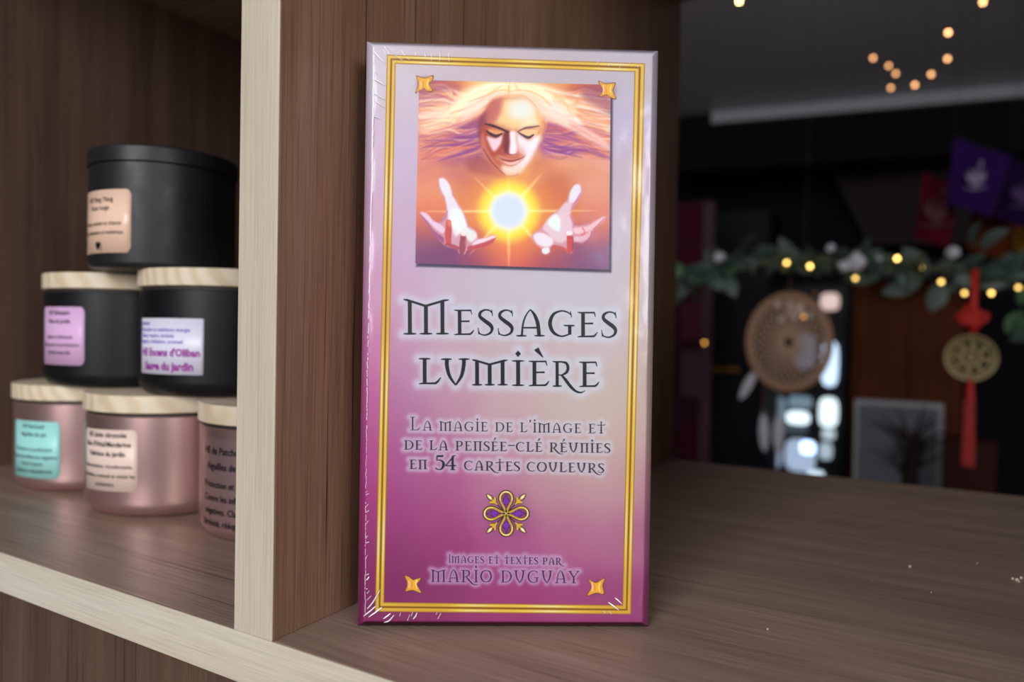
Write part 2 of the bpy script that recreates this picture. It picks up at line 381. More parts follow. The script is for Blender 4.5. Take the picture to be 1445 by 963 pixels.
    for a, L, w in [(90,85,2.2),(-90,46,2.2),(0,125,1.6),(180,125,1.6),(48,85,2.0),(-48,72,2.4),(132,85,2.0),(-135,70,1.4)]:
        a = np.radians(a); t = (X-sx)*np.cos(a)+(Y-sy)*np.sin(a); o = np.abs(-(X-sx)*np.sin(a)+(Y-sy)*np.cos(a))
        k = np.clip(1-t/L, 0, 1)
        cv.blend(full, np.where((t > 0), .8*np.sqrt(k)*np.exp(-(o/(w*(.7+.9*k)))**2), 0), (250,236,165))
    # ---- hands
    def hand(f, outline, lights, fingers):
        cv.poly(mp(f, outline), (205,150,165), 1.8, 1)
        for pts, col, fe, al in lights: cv.poly(mp(f, pts), col, fe, al)
        for pts, col, fe, al in fingers: cv.line(mp(f, pts), col, fe, al)
    hand(lh, [(255,120),(285,95),(330,115),(370,180),(400,280),(450,350),(495,440),(525,530),(580,570),(610,640),(690,640),(740,615),(775,630),(760,665),(690,710),(620,740),(520,750),(490,790),(440,780),(420,745),(320,715),(250,650),(190,570),(120,480),(85,425),(100,405),(150,420),(210,480),(265,500),(310,440),(325,380),(315,300),(270,220)],
         [([(262,120),(290,100),(330,125),(365,190),(385,280),(430,360),(480,450),(510,540),(440,580),(390,560),(340,470),(340,380),(325,290),(280,210)], (226,224,232), 1.6, .95),
          ([(320,260),(385,270),(440,370),(480,470),(420,520),(360,470),(335,380)], (222,216,226), 2, .95),
          ([(360,400),(450,380),(490,460),(510,540),(590,590),(600,640),(540,680),(470,600),(400,640),(380,560)], (224,232,230), 2.4, .9),
          ([(95,410),(150,425),(210,490),(270,520),(310,560),(290,600),(230,560),(170,500),(110,440)], (225,205,225), 1.6, .9),
          ([(90,430),(150,490),(220,580),(300,640),(300,690),(240,640),(180,560)], (150,75,125), 1.8, .85),
          ([(350,590),(430,640),(440,720),(340,700),(310,660)], (205,165,180), 2, .7),
          ([(520,720),(600,700),(700,670),(765,645),(740,690),(640,735),(530,755)], (185,70,75), 1.6, .85),
          ([(590,670),(680,645),(750,622),(772,635),(720,660),(640,690),(560,710)], (235,215,225), 1.4, .95)],
         [([(345,500,7),(345,560,8.5),(340,620,9),(345,680,8)], (195,80,75), 1, .95), ([(350,500,6),(352,525,5)], (222,120,100), 1, .9), ([(365,560,1),(362,640,1.2)], (150,60,80), .7, .6),
          ([(480,620,7),(475,680,9),(468,740,9),(465,775,6)], (150,70,85), 1, .95), ([(480,607,7),(488,612,5)], (235,225,225), 1, .95), ([(498,640,1.5),(494,700,2)], (205,110,100), .8, .8),
          ([(455,640,1),(500,655,1)], (120,50,70), .6, .6), ([(320,700,3),(380,715,5),(430,735,4)], (165,60,75), 1.2, .8), ([(280,500,2),(320,450,2.5),(335,400,1.5)], (165,110,165), 1, .6)])
    hand(rh, [(590,170),(625,158),(655,190),(650,260),(600,340),(560,400),(550,440),(580,530),(700,525),(790,480),(850,450),(870,475),(800,540),(745,590),(720,650),(660,695),(575,690),(565,780),(530,780),(505,765),(430,740),(380,770),(330,795),(290,780),(285,740),(230,700),(200,650),(210,610),(290,550),(350,470),(430,400),(500,340),(530,270),(550,210)],
         [([(580,180),(620,162),(645,195),(635,260),(590,320),(540,330),(545,250)], (222,224,230), 1.6, .95),
          ([(500,330),(560,330),(555,400),(545,440),(470,430),(440,410)], (218,195,205), 2, .9),
          ([(345,480),(430,420),(530,440),(570,530),(560,620),(480,690),(400,670),(340,600),(300,560)], (220,196,206), 2.5, .95),
          ([(345,500),(400,440),(450,460),(460,540),(440,590),(370,550)], (220,234,232), 2.4, .95),
          ([(215,620),(290,600),(380,650),(390,700),(330,730),(250,700)], (228,226,234), 2, .9),
          ([(295,745),(350,735),(360,770),(330,792),(300,785)], (222,236,230), 1.2, .95),
          ([(585,560),(700,545),(790,490),(855,458),(862,478),(790,540),(700,590),(600,610)], (232,200,205), 1.4, .9),
          ([(590,640),(680,625),(740,560),(750,590),(710,650),(640,680),(590,675)], (222,190,205), 1.2, .9),
          ([(380,720),(430,715),(505,740),(520,780),(430,745),(370,775)], (190,80,75), 1.6, .85)],
         [([(542,640,8),(545,690,8.8),(545,740,8.5),(545,765,6)], (200,75,75), 1, .97), ([(535,605,7),(550,605,6)], (232,228,230), 1, .95), ([(570,640,1.4),(572,700,1.6),(566,760,1)], (130,55,90), .7, .8),
          ([(520,645,1),(565,650,1)], (150,60,60), .6, .7), ([(660,560,2),(680,600,2),(650,625,2)], (200,90,90), 1, .7), ([(745,590,2.4),(725,650,2.4),(680,690,2)], (165,85,130), .9, .8),
          ([(640,250,2.5),(600,320,3),(560,390,2.5)], (195,120,170), 1, .75), ([(560,440,2),(580,500,2.2),(570,560,1.5)], (190,130,185), 1, .7), ([(860,470,1.6),(800,530,2),(760,570,2)], (185,105,130), .8, .7)])
    cv.blend(full, .98*rad(21, 36), (232,232,215)); cv.blend(full, rad(17, 29), (205,215,238))
    for a in (-48, 132):
        pass
    # lower corners: soft violet haze
    cv.blob(*c3(840, 850), 22, 14, (140,110,160), .55)
    cv.blob(*c3(800, 760), 14, 12, (215,150,150), .35)
    # brush grain
    n = R.rand(*X.shape)-.5; cv.C += n[..., None]*.025
    return np.clip(cv.C, 0, 1)
# ---------------------------------------------------------------- lettering
def _s(x, y, w=.32): return [(0, [(x-w/2, y, .035), (x-w*.18, y+.0, .07), (x+w*.18, y, .07), (x+w/2, y, .035)])]
TH, TN = .145, .06
GL = {
 'M': (1.36, [(0,[(0,1.0,.03),(.1,.985,.08),(.66,.81,.09),(1.22,.965,.08),(1.36,.98,.03)]),(0,[(.19,.97,TH),(.19,.02,TH)]),(0,[(.67,.83,TH),(.67,.02,TH)]),(0,[(1.16,.93,TH),(1.16,.02,TH)])]+_s(.19,.02,.38)+_s(.67,.02,.38)+_s(1.16,.02,.38)),
 'E': (.80, [(0,[(.22,.98,TH),(.22,.02,TH)]),(0,[(0,.98,.03),(.12,.965,.06),(.68,.965,.065)]),(0,[(.66,.99,.05),(.71,.8,.03)]),(0,[(.22,.54,.06),(.62,.54,.07)]),(0,[(0,.015,.03),(.12,.03,.06),(.66,.035,.075)]),(0,[(.62,.03,.08),(.70,.08,.07),(.79,.2,.03)])]),
 'S': (.68, [(1,[(.60,.86,.05),(.50,.95,.055),(.32,.975,.065),(.13,.88,.11),(.11,.72,.13),(.30,.56,.15),(.50,.42,.155),(.60,.27,.13),(.53,.1,.09),(.32,.015,.06),(.12,.055,.05),(.05,.15,.05)]),(0,[(.59,.98,.04),(.62,.74,.035)]),(0,[(.03,.3,.03),(.06,.04,.045)])]),
 'A': (1.1, [(1,[(.56,1.04,.04),(.40,.84,.055),(.27,.5,.07),(.22,.05,.085)]),(1,[(.54,1.04,.04),(.70,.84,.11),(.83,.5,TH),(.88,.03,TH)]),(0,[(.26,.33,.06),(.86,.33,.07)])]+_s(.2,.02,.4)+_s(.9,.02,.4)),
 'G': (1.08, [(1,[(.90,.83,.04),(.76,.93,.055),(.52,.97,.06),(.22,.84,.11),(.09,.5,.15),(.22,.17,.12),(.5,.025,.065),(.74,.06,.06),(.90,.13,.06)]),(0,[(.89,.95,.04),(.93,.72,.035)]),(0,[(.86,.42,.13),(.86,.08,.13)]),(0,[(.62,.43,.04),(.72,.42,.06),(.98,.42,.06),(1.06,.42,.03)])]),
 'L': (.84, [(0,[(.22,.98,TH),(.22,.03,TH)]),(0,[(.0,.015,.03),(.1,.03,.06),(.66,.035,.08)]),(0,[(.62,.03,.09),(.72,.1,.08),(.84,.26,.03)])]+_s(.22,.985,.44)),
 'U': (1.1, [(1,[(.22,.97,TH),(.22,.72,TH),(.32,.33,.12),(.55,-.02,.06)]),(1,[(.87,.97,TH),(.86,.72,TH),(.77,.33,.12),(.55,-.02,.06)])]+_s(.2,.985,.42)+_s(.88,.985,.42)),
 'I': (.44, [(0,[(.22,.98,TH),(.22,.02,TH)]),(0,[(.22,1.40,.005),(.22,1.27,.21),(.22,1.14,.005)])]+_s(.22,.985,.44)+_s(.22,.02,.44)),
 'J': (.40, [(0,[(.2,1.2,TH*.8),(.2,.02,TH)])]+_s(.2,1.2,.26)+_s(.2,.02,.4)),
 'R': (1.0, [(0,[(.22,.98,TH),(.22,.02,TH)]),(0,[(0,.985,.03),(.12,.97,.06),(.5,.965,.06)]),(1,[(.45,.965,.06),(.66,.91,.11),(.74,.73,.14),(.66,.55,.11),(.42,.45,.05),(.25,.47,.05)]),(1,[(.42,.46,.08),(.62,.26,.13),(.86,.0,.13),(1.1,-.18,.09),(1.35,-.24,.06),(1.56,-.16,.02)])]+_s(.22,.02,.44)),
 'D': (1.05, [(0,[(.22,.98,TH),(.22,.02,TH)]),(0,[(0,.98,.03),(.12,.965,.06),(.5,.965,.06)]),(0,[(0,.015,.03),(.12,.03,.06),(.5,.03,.06)]),(1,[(.45,.965,.055),(.76,.87,.09),(.95,.52,.15),(.78,.15,.09),(.45,.03,.055)])]),
 'N': (1.0, [(0,[(0,.985,.04),(.12,.96,.07),(.95,.96,.07),(1.0,.98,.03)]),(0,[(.24,.96,TH),(.24,.02,TH)]),(0,[(.78,.96,TH),(.78,.02,TH)])]+_s(.22,.02,.4)+_s(.8,.02,.36)),
 'P': (.86, [(0,[(.22,.98,TH),(.22,.02,TH)]),(0,[(0,.985,.03),(.12,.97,.06),(.5,.965,.06)]),(1,[(.45,.965,.06),(.66,.91,.11),(.74,.71,.14),(.64,.52,.11),(.40,.44,.05),(.28,.47,.04)])]+_s(.22,.02,.44)),
 'T': (.95, [(0,[(.47,1.24,.10),(.47,.9,.08),(.47,.5,TH),(.47,.02,TH)]),(0,[(.36,1.23,.02),(.47,1.24,.07),(.58,1.23,.02)]),(0,[(0,.80,.03),(.1,.88,.08),(.47,.885,.06),(.84,.885,.08),(.95,.98,.03)])]+_s(.47,.02,.42)),
 'C': (.98, [(1,[(.84,.83,.04),(.72,.93,.055),(.52,.97,.06),(.22,.84,.11),(.09,.5,.15),(.22,.17,.12),(.5,.025,.065),(.76,.06,.06),(.92,.17,.04)]),(0,[(.83,.96,.04),(.87,.73,.035)])]),
 'O': (1.1, [(1,[(.55,.975,.055),(.25,.88,.11),(.09,.5,.15),(.25,.12,.11),(.55,.025,.055)]),(1,[(.55,.975,.055),(.85,.88,.11),(1.01,.5,.15),(.85,.12,.11),(.55,.025,.055)])]),
 'X': (.95, [(0,[(.12,.97,.13),(.84,.03,.13)]),(0,[(.82,.97,.06),(.14,.03,.06)])]+_s(.15,.98,.34)+_s(.82,.98,.3)+_s(.15,.02,.3)+_s(.82,.02,.34)),
 'Y': (1.0, [(1,[(.15,.97,.13),(.3,.75,.13),(.5,.46,.12)]),(1,[(.9,.97,.06),(.72,.75,.06),(.5,.46,.07)]),(0,[(.5,.5,TH),(.5,.02,TH)])]+_s(.17,.98,.36)+_s(.87,.98,.3)+_s(.5,.02,.42)),
 "'": (.3, [(1,[(.12,1.3,.16),(.17,1.22,.14),(.15,1.1,.08),(.05,1.0,.02)])]),
 '-': (.7, [(0,[(.0,.62,.10),(.7,.62,.10)])]),
 '5': (.85, [(0,[(.18,1.5,.06),(.14,.95,.06)]),(0,[(.16,1.42,.12),(.7,1.42,.15),(.76,1.54,.03)]),(1,[(.15,.95,.05),(.42,1.0,.08),(.7,.82,.14),(.78,.5,.17),(.64,.12,.12),(.36,-.02,.07),(.12,.08,.08),(.02,.2,.05)])]),
 '4': (.95, [(1,[(.78,1.45,.08),(.5,1.1,.07),(.2,.7,.07),(.0,.44,.06)]),(0,[(.0,.42,.08),(.95,.42,.09),(.95,.52,.03)]),(0,[(.65,1.4,.12),(.65,.02,.15)]),(0,[(.62,1.45,.06),(.95,1.5,.05)])]+_s(.66,.0,.5)),
}
ACC = {'`': [(0,[(.30,1.47,.2),(.34,1.40,.17),(.56,1.12,.03)])], '´': [(0,[(.5,1.42,.13),(.46,1.33,.11),(.32,1.1,.03)])]}
def stroke_outline(sm, pts):
    P = smooth_pts(pts, False, 6) if sm else np.array(pts, float)
    d = np.gradient(P[:, :2], axis=0) if len(P) > 2 else np.tile(P[1, :2]-P[0, :2], (2, 1))
    d /= np.linalg.norm(d, axis=1)[:, None]+1e-12
    n = np.stack([-d[:, 1], d[:, 0]], 1)
    return P[:, :2]+n*P[:, 2:]/2, P[:, :2]-n*P[:, 2:]/2
def glyph(ch, x, y, sx, sy, wt=1.):
    out = []; acc = None
    if ch in 'ÈÉ': acc = '`' if ch == 'È' else '´'; ch = 'E'
    st = list(GL[ch][1])+(ACC[acc] if acc else [])
    for sm, pts in st:
        L, Rr = stroke_outline(sm, [(a, b, c*wt) for a, b, c in pts])
        T = lambda q: np.stack([x+q[:, 0]*sx, y-q[:, 1]*sy], 1)
        out.append((T(L), T(Rr)))
    return out
def text_run(txt, x0, x1, y0, y1, h, wt, gap=.13, space=.62):
    # letters between x0 and x1 on the baseline y0..y1, cap height h; digits and marks as drawn
    wid = lambda c: space if c == ' ' else GL['E' if c in 'ÈÉ' else c][0]+gap
    tot = sum(wid(c) for c in txt)-gap; k = (x1-x0)/tot; out = []; x = x0
    for c in txt:
        if c != ' ': out += glyph(c, x, y0+(y1-y0)*(x-x0)/(x1-x0), k, h, wt)
        x += wid(c)*k
    return out
def title_strokes():
    o = []
    def by(y0, y1, xs): return lambda x: y0+(y1-y0)*(x-xs[0])/(xs[1]-xs[0])
    b = by(470.3, 477, (569, 871))
    for c, x0, x1, h in [('M',569.5,634,49.5),('E',641,669.3,36),('S',673.8,697.3,37),('S',702,725.6,37),('A',728.5,768.8,36.5),('G',773,812,37.5),('E',815,843.5,36),('S',848,871.5,37)]:
        k = (x1-x0)/GL[c][0]; o += glyph(c, x0, b((x0+x1)/2), k, h, 1.0 if c != 'M' else .82)
    b = by(541, 546.5, (591, 845))
    for c, x0, x1, h in [('L',591,622,36.5),('U',622.5,663,36.5),('M',666,716.5,36),('I',722.5,739.5,35.5),('È',746,775,36),('R',779.5,809,36),('E',817,845.3,36)]:
        k = (x1-x0)/(GL['E'][0] if c == 'È' else GL[c][0]); o += glyph(c, x0, b((x0+x1)/2), k, h, 1.0)
    return o
def sub_strokes():
    o = []
    o += text_run('L', 578, 592.5, 606.5, 606.7, 19, .75)
    o += text_run('A MAGIE DE L\'IMAGE ET', 595.5, 854, 606.7, 612, 13.3, .98)
    o += text_run('DE LA PENSÉE-CLÉ RÉUNIES', 569.5, 860.5, 633.5, 639.3, 13.3, .98)
    o += text_run('EN', 577, 602, 660.7, 661.4, 13.3, .98); o += text_run('54', 613.5, 642.5, 661.6, 662.3, 13.3, 1.35); o += text_run('CARTES COULEURS', 654, 851.5, 662.7, 667.3, 13.3, .98)
    return o
def author_strokes():
    o = text_run('JMAGES ET TEXTES PAR', 631.5, 791, 793.8, 797, 9.6, 1.05)
    o += text_run('MARIO DUGUAY', 606.5, 816, 820.5, 823.2, 17.2, .74)
    return o
def stroke_points(st):
    return np.concatenate([(a+b)/2*.5+.5*((a+b)/2) for a, b in st])
def halo(cv, st, rad_, col, al):
    # printed halo: soft light ground around the letters
    d = np.full(cv.X.shape, 1e9)
    for a, b in st:
        m = (a+b)/2; P = m
        sl = cv._box(P, rad_*3)
        if sl is None: continue
        X, Y = cv.X[sl], cv.Y[sl]; dd = d[sl]
        for i in range(len(P)-1):
            ex, ey = P[i+1]-P[i]; L = ex*ex+ey*ey+1e-12
            t = np.clip(((X-P[i, 0])*ex+(Y-P[i, 1])*ey)/L, 0, 1)
            dd = np.minimum(dd, np.hypot(X-P[i, 0]-t*ex, Y-P[i, 1]-t*ey))
        d[sl] = dd
    a = al/(1+np.exp(np.clip((d-rad_)/(rad_*.24), -50, 50)))
    cv.blend((slice(None), slice(None)), a, col)
COVER = [(560,100,203,186,200),(640,100,200,180,195),(720,102,197,178,193),(800,106,193,175,190),(890,115,190,176,194),(575,150,202,180,200),(565,200,198,176,208),(570,260,196,170,200),(572,330,196,166,196),(572,380,196,163,196),
 (880,180,190,174,208),(880,240,196,172,195),(880,300,198,178,198),(880,360,197,182,200),(720,395,196,182,198),(640,395,196,174,196),(800,398,196,184,200),(870,410,194,182,198),
 (560,430,198,160,186),(560,480,190,148,178),(565,530,183,134,172),(560,580,176,118,160),(556,620,168,96,148),(556,660,166,84,142),(553,720,158,68,130),(551,780,142,54,112),(548,830,130,46,100),
 (640,490,194,160,178),(720,490,194,168,180),(800,490,196,172,182),(870,490,196,176,186),(640,570,188,140,165),(720,570,194,162,172),(800,570,195,172,174),(865,580,196,176,172),
 (620,640,178,100,148),(720,640,188,140,160),(800,640,194,160,165),(870,650,194,166,168),(620,700,170,82,138),(700,690,182,112,150),(780,690,186,136,152),(860,700,190,148,158),
 (620,760,158,64,124),(720,760,170,84,138),(800,760,178,104,144),(870,760,178,112,148),(620,820,142,52,108),(720,840,158,64,122),(800,840,160,68,124),(870,840,158,72,126),
 (532,110,205,192,214),(526,200,206,172,196),(524,300,206,158,188),(520,400,200,134,178),(518,480,196,100,160),(516,560,190,70,144),(514,640,180,56,134),(512,720,164,46,120),(510,800,145,40,104),(507,860,130,36,92),
 (912,110,190,176,194),(908,250,192,166,184),(906,400,194,170,180),(904,520,194,168,168),(902,600,194,160,162),(900,680,184,130,150),(898,760,172,96,136),(896,860,150,60,118),
 (560,872,136,44,100),(720,875,150,52,112),(860,878,150,56,114)]
def paint_cover(X, Y):
    cv = Canvas(X, Y, (200,180,195)); cv.field(COVER, 30)
    halo(cv, title_strokes(), 7.8, (204,202,222), .75)
    halo(cv, sub_strokes(), 4.6, (204,196,216), .68)
    halo(cv, author_strokes(), 4.2, (194,156,198), .8)
    # printed drop shadow of the picture
    P = PIC
    cv.poly([(P[1][0]-1,P[1][1]+5),(P[1][0]+3.2,P[1][1]+6),(P[2][0]+3.5,P[2][1]+4.5),(P[3][0]+1,P[3][1]+4.5),(P[3][0]+2,P[3][1]-3),(P[2][0]-3,P[2][1]-3)], (58,48,78), 1.6, .9, False)
    for (x, y) in [(601.5,119),(859,129.5),(582.5,826),(841.5,830)]: cv.blob(x, y, 12, 12, (110,60,110), .45, 0, 2)
    cv.blob(715, 727, 33, 33, (110,60,120), .28, 0, 2)
    n = np.random.RandomState(3).rand(*X.shape)-.5; cv.C += n[..., None]*.012
    return np.clip(cv.C, 0, 1)
# ================================================================ setting: the dim shop behind the shelves
ROOM = mat('dark_wall_paint', (24, 24, 31), .8, spec=.2)
M_ceil = mat('grey_ceiling_paint', (186, 188, 200), .38, spec=.4)
M_floor = wood('pale_bounce_floorboards', 'x', (158, 134, 112), (168, 144, 121), (178, 154, 130))  # unseen floor, made pale to bounce light up under the boards
M_trim = mat('pale_cornice_paint', (170, 174, 182), .5)
boxo('floor', (-3.2, 3.4, -3.2, 5.2, -1.06, -1.0), M_floor); tag(bpy.data.objects['floor'], kind='structure')
cz = 1.3
A0 = at(1005, 160, 3.77); A1 = at(1445, 120, 3.986)
tag(boxo('ceiling', (-3.2, 3.4, -3.2, 5.2, cz, cz+.05), M_ceil), kind='structure')
tag(boxo('wall_back', (-3.2, 3.4, 5.0, 5.1, -1.0, cz), ROOM), kind='structure')
tag(boxo('wall_left', (-3.2, -3.1, -3.2, 5.0, -1.0, cz), ROOM), kind='structure')
tag(boxo('wall_right', (3.3, 3.4, -3.2, 5.0, -1.0, cz), ROOM), kind='structure')
# bulkhead with a pale cornice along its top, running slightly askew
def wallbox(name, p, q, z0, z1, th, m, parent=None):
    p, q = np.array(p, float), np.array(q, float); d = (q-p)/np.linalg.norm(q-p); n = np.array([-d[1], d[0]])*th
    v = [(*p, z0), (*q, z0), (*(q+n), z0), (*(p+n), z0), (*p, z1), (*q, z1), (*(q+n), z1), (*(p+n), z1)]
    return mesh(name, v, [(0, 1, 5, 4), (1, 2, 6, 5), (2, 3, 7, 6), (3, 0, 4, 7), (4, 5, 6, 7), (3, 2, 1, 0)], m, parent)
bd = np.array([1.399, .2165]); bd /= np.linalg.norm(bd); b0 = np.array([-.8829, 3.77])
bulk = wallbox('wall_bulkhead', b0-bd*.25, b0+bd*3.2, 1.0, cz, .12, mat('black_bulkhead', (9, 8, 11), .8, spec=.2)); tag(bulk, kind='structure')
cor = wallbox('trim_1', b0-np.array([-bd[1], bd[0]])*.035, b0+bd*3.2-np.array([-bd[1], bd[0]])*.035, cz-.062, cz-.002, .034, M_trim); tag(cor, kind='structure')
# sloping lining of the stair behind the bulkhead
P = [at(1147, 190, 4.6), at(1460, 165, 4.6), at(1460, 345, 4.6), at(1225, 345, 4.6)]
v = [tuple(p) for p in P]+[tuple(p+np.array([0, .06, 0])) for p in P]
tag(mesh('trim_2', v, [(0, 1, 2, 3), (7, 6, 5, 4), (0, 4, 5, 1), (1, 5, 6, 2), (2, 6, 7, 3), (3, 7, 4, 0)], mat('taupe_sloping_lining', (58, 50, 49), .8, spec=.12)), kind='structure')

# window at the far end, seen between the hangings: bars and panes
def rect_at(x0, y0, x1, y1, Y):
    a, b, c, d = at(x0, y0, Y), at(x1, y0, Y), at(x1, y1, Y), at(x0, y1, Y)
    return min(a[0], d[0]), max(b[0], c[0]), min(c[2], d[2]), max(a[2], b[2])
def panel(name, x0, y0, x1, y1, Y, th, m, parent=None, bev=0):
    X0, X1, Z0, Z1 = rect_at(x0, y0, x1, y1, Y)
    return boxo(name, (X0, X1, Y, Y+th, Z0, Z1), m, parent, bev)
YW = 4.3
win = panel('window_1', 1074, 404, 1190, 700, YW+.02, .04, mat('dark_window_frame', (28, 29, 36), .6)); tag(win, kind='structure')
PANES = [(1158, 414, 1184, 438, (255, 225, 215), .7), (1160, 482, 1182, 545, (200, 225, 255), 1.6), (1120, 470, 1150, 520, (150, 165, 195), .45), (1084, 560, 1108, 600, (150, 175, 195), .5), (1112, 560, 1146, 576, (150, 180, 200), .5),
         (1110, 582, 1142, 598, (225, 245, 255), 1.7), (1156, 562, 1182, 602, (225, 245, 250), 1.5), (1160, 606, 1178, 620, (200, 220, 230), .9), (1064, 618, 1076, 655, (160, 172, 195), .55), (1084, 624, 1102, 660, (165, 178, 205), .75),
         (1108, 622, 1150, 664, (185, 205, 235), .8), (1130, 624, 1150, 640, (225, 240, 255), 1.5), (1156, 626, 1174, 648, (190, 210, 225), .8), (1140, 666, 1162, 674, (215, 240, 250), 1.3), (1108, 428, 1136, 446, (190, 165, 150), .4), (1090, 600, 1140, 610, (110, 125, 140), .3)]
for i, (x0, y0, x1, y1, c, s) in enumerate(PANES):
    X0, X1, Z0, Z1 = rect_at(x0, y0, x1, y1, YW)
    cx, cz_ = (X0+X1)/2, (Z0+Z1)/2; n = 20
    V = []; 
    for k in range(n):
        a = 2*math.pi*k/n; ca, sa = math.cos(a), math.sin(a); e = .6
        V.append((cx+(X1-X0)/2*math.copysign(abs(ca)**e, ca), YW, cz_+(Z1-Z0)/2*math.copysign(abs(sa)**e, sa)))
    V += [(x, YW+.01, z) for x, y, z in V]
    F = [tuple(range(n)), tuple(range(n, 2*n))[::-1]]+[(k, (k+1) % n+0, (k+1) % n+n, k+n) for k in range(n)]
    mesh('pane', V, F, mat('daylit_glass', c, .3, emit=c, es=s*1.05), win)

# dark tall cabinet left of the window, with a brass rail
cab = empty('black_cabinet', tuple(at(1040, 900, 3.2)*[1, 1, 0]+[0, 0, -1.0])); cb = cab.location
def in_parent(o, p): o.location = -p.location; return o
M_black = mat('blue_black_lacquer', (17, 19, 27), .55, spec=.15)
X0, X1, Z0, Z1 = rect_at(1000, 300, 1078, 690, 3.2)
in_parent(boxo('body', (X0, X1, 3.2, 3.5, -1.0, Z1), M_black, cab, .004), cab)
in_parent(panel('door', 1006, 410, 1072, 515, 3.185, .014, M_black, cab, .003), cab); in_parent(panel('door', 1006, 528, 1072, 700, 3.185, .014, M_black, cab, .003), cab)
in_parent(panel('rail', 1003, 519, 1042, 524, 3.17, .012, mat('dull_brass', (150, 105, 50), .4, 1), cab, .002), cab)
tag(cab, 'tall blue-black cabinet with a thin brass rail, left of the round dreamcatcher', 'cabinet')
# printed hanging at the left edge of the opening
bn = empty('wall_hanging', tuple(at(980, 470, 2.6)))
M_red = mat('dark_red_cloth', (66, 14, 27), .85, spec=.12); M_pink = mat('faded_pink_cloth', (80, 32, 48), .85, spec=.12)
in_parent(panel('cloth', 950, 286, 1000, 655, 2.6, .006, mat('plum_cloth', (52, 22, 32), .85, spec=.12), bn), bn)
for (y0, y1, m_) in ((292, 340, M_red), (350, 395, M_red), (430, 480, M_pink), (495, 560, mat('rose_grey_cloth', (84, 56, 66), .85, spec=.12)), (600, 648, M_red)):
    in_parent(panel('printed_square', 962, y0, 990, y1, 2.594, .004, m_, bn), bn)
in_parent(panel('border', 993, 286, 1001, 655, 2.592, .006, mat('grey_pink_edging', (76, 54, 62), .85, spec=.12), bn), bn)
tag(bn, 'long plum and red printed hanging beside the wooden panel edge', 'hanging')
# brown cupboard door and things in front of it
cp = empty('brown_cupboard', tuple(at(1280, 900, 2.9)*[1, 1, 0]+[0, 0, -1.0]))
M_brown = wood('red_brown_wood', 'z', (84, 42, 20), (93, 47, 23), (103, 54, 28), .6, sp=.08)
X0, X1, Z0, Z1 = rect_at(1204, 384, 1354, 720, 2.9)
in_parent(boxo('body', (X0, X1, 2.9, 3.3, -1.0, Z1), M_brown, cp, .004), cp)
in_parent(panel('door', 1212, 392, 1278, 730, 2.885, .014, M_brown, cp, .003), cp); in_parent(panel('door', 1282, 392, 1348, 730, 2.885, .014, M_brown, cp, .003), cp)
tag(cp, 'red-brown wooden cupboard below the leafy garland', 'cupboard')
pf = empty('framed_picture', tuple(at(1268, 640, 2.45)))
in_parent(panel('frame', 1206, 570, 1328, 730, 2.45, .012, mat('pale_grey_frame', (150, 150, 156), .5), pf, .002), pf)
in_parent(panel('print', 1212, 577, 1320, 724, 2.446, .003, mat('grey_sky_print', (100, 100, 112), .7, spec=.12), pf), pf)
mb = MB(); base = at(1282, 700, 2.443)
rnd = random.Random(3)
for k in range(60):
    a = rnd.uniform(-1.2, 1.2); l = rnd.uniform(.04, .13); s0 = base+np.array([rnd.uniform(-.03, .03), 0, rnd.uniform(.06, .18)])
    mb.tube([s0, s0+np.array([math.sin(a)*l*.6, 0, math.cos(a)*l*.6]), s0+np.array([math.sin(a*1.3)*l, 0, math.cos(a)*l])], [.004, .003, .001], 5)
mb.tube([base, base+np.array([.01, 0, .16])], [.03, .01], 8)
in_parent(mb.build('printed_tree', mat('brown_black_ink', (42, 30, 30), .7, spec=.12), pf), pf)
tag(pf, 'grey picture of a dark tree in a pale frame, leaning before the cupboard', 'picture')
bxs = panel('wooden_box', 1332, 624, 1404, 760, 2.3, .1, mat('dark_cherry_wood', (48, 20, 14), .6, spec=.1), None, .004); tag(bxs, 'small dark cherry wood box under the red tassel', 'box')
# black shelf behind the garland
rl = panel('black_beam', 1215, 372, 1475, 390, 2.5, .1, mat('black_steel', (10, 10, 13), .6, spec=.15)); tag(rl, 'black horizontal beam behind the right half of the garland', 'beam')

# prayer-style flags
def flag(pts, Y, c, motif, label, mc=(128, 120, 146)):
    c0 = sum(at(x, y, Y) for x, y in pts)/4; e = empty('hanging_flag', tuple(c0))
    n = 9; V = []; F = []
    A = [at(x, y, Y) for x, y in pts]
    for s in (0, 1):
        for i in range(n):
            for j in range(n):
                u, w = i/(n-1), j/(n-1); q = (A[0]*(1-u)+A[1]*u)*(1-w)+(A[3]*(1-u)+A[2]*u)*w
                V.append(q-c0+np.array([0, .012*math.sin(5*u+3*w)+.0015*s, 0]))
    for s in (0, 1):
        for i in range(n-1):
            for j in range(n-1):
                a = s*n*n+i*n+j; F.append((a, a+n, a+n+1, a+1))
    mesh('cloth', V, F, mat('flag_cloth', c, .9, spec=.08), e, True)
    if motif:
        mb = MB()
        for k in range(-2, 3):
            t = k*.5; mb.tube([np.array([0, -.016, -.028]), np.array([math.sin(t)*.022, -.018, -.005]), np.array([math.sin(t)*.03, -.016, math.cos(t)*.03])], [.004, .0085, .002], 8)
        mb.tube([(-.03, -.016, -.032), (0, -.018, -.038), (.03, -.016, -.032)], [.002, .005, .002], 8); mb.tube([(.012, -.016, .03), (.014, -.016, .052)], .005, 8)
        o = mb.build('printed_lotus', mat('pale_print', mc, .8), e); o.scale = (motif,)*3
    mb = MB(); top = [A[0]-c0, A[1]-c0]
    for q in top: mb.tube([q, (q[0], q[1], cz-c0[2])], .0008, 4)
    mb.tube(top, .0012, 5); mb.build('cord', mat('dark_cord', (30, 26, 26), .8), e)
    tag(e, label, 'flag', None); return e
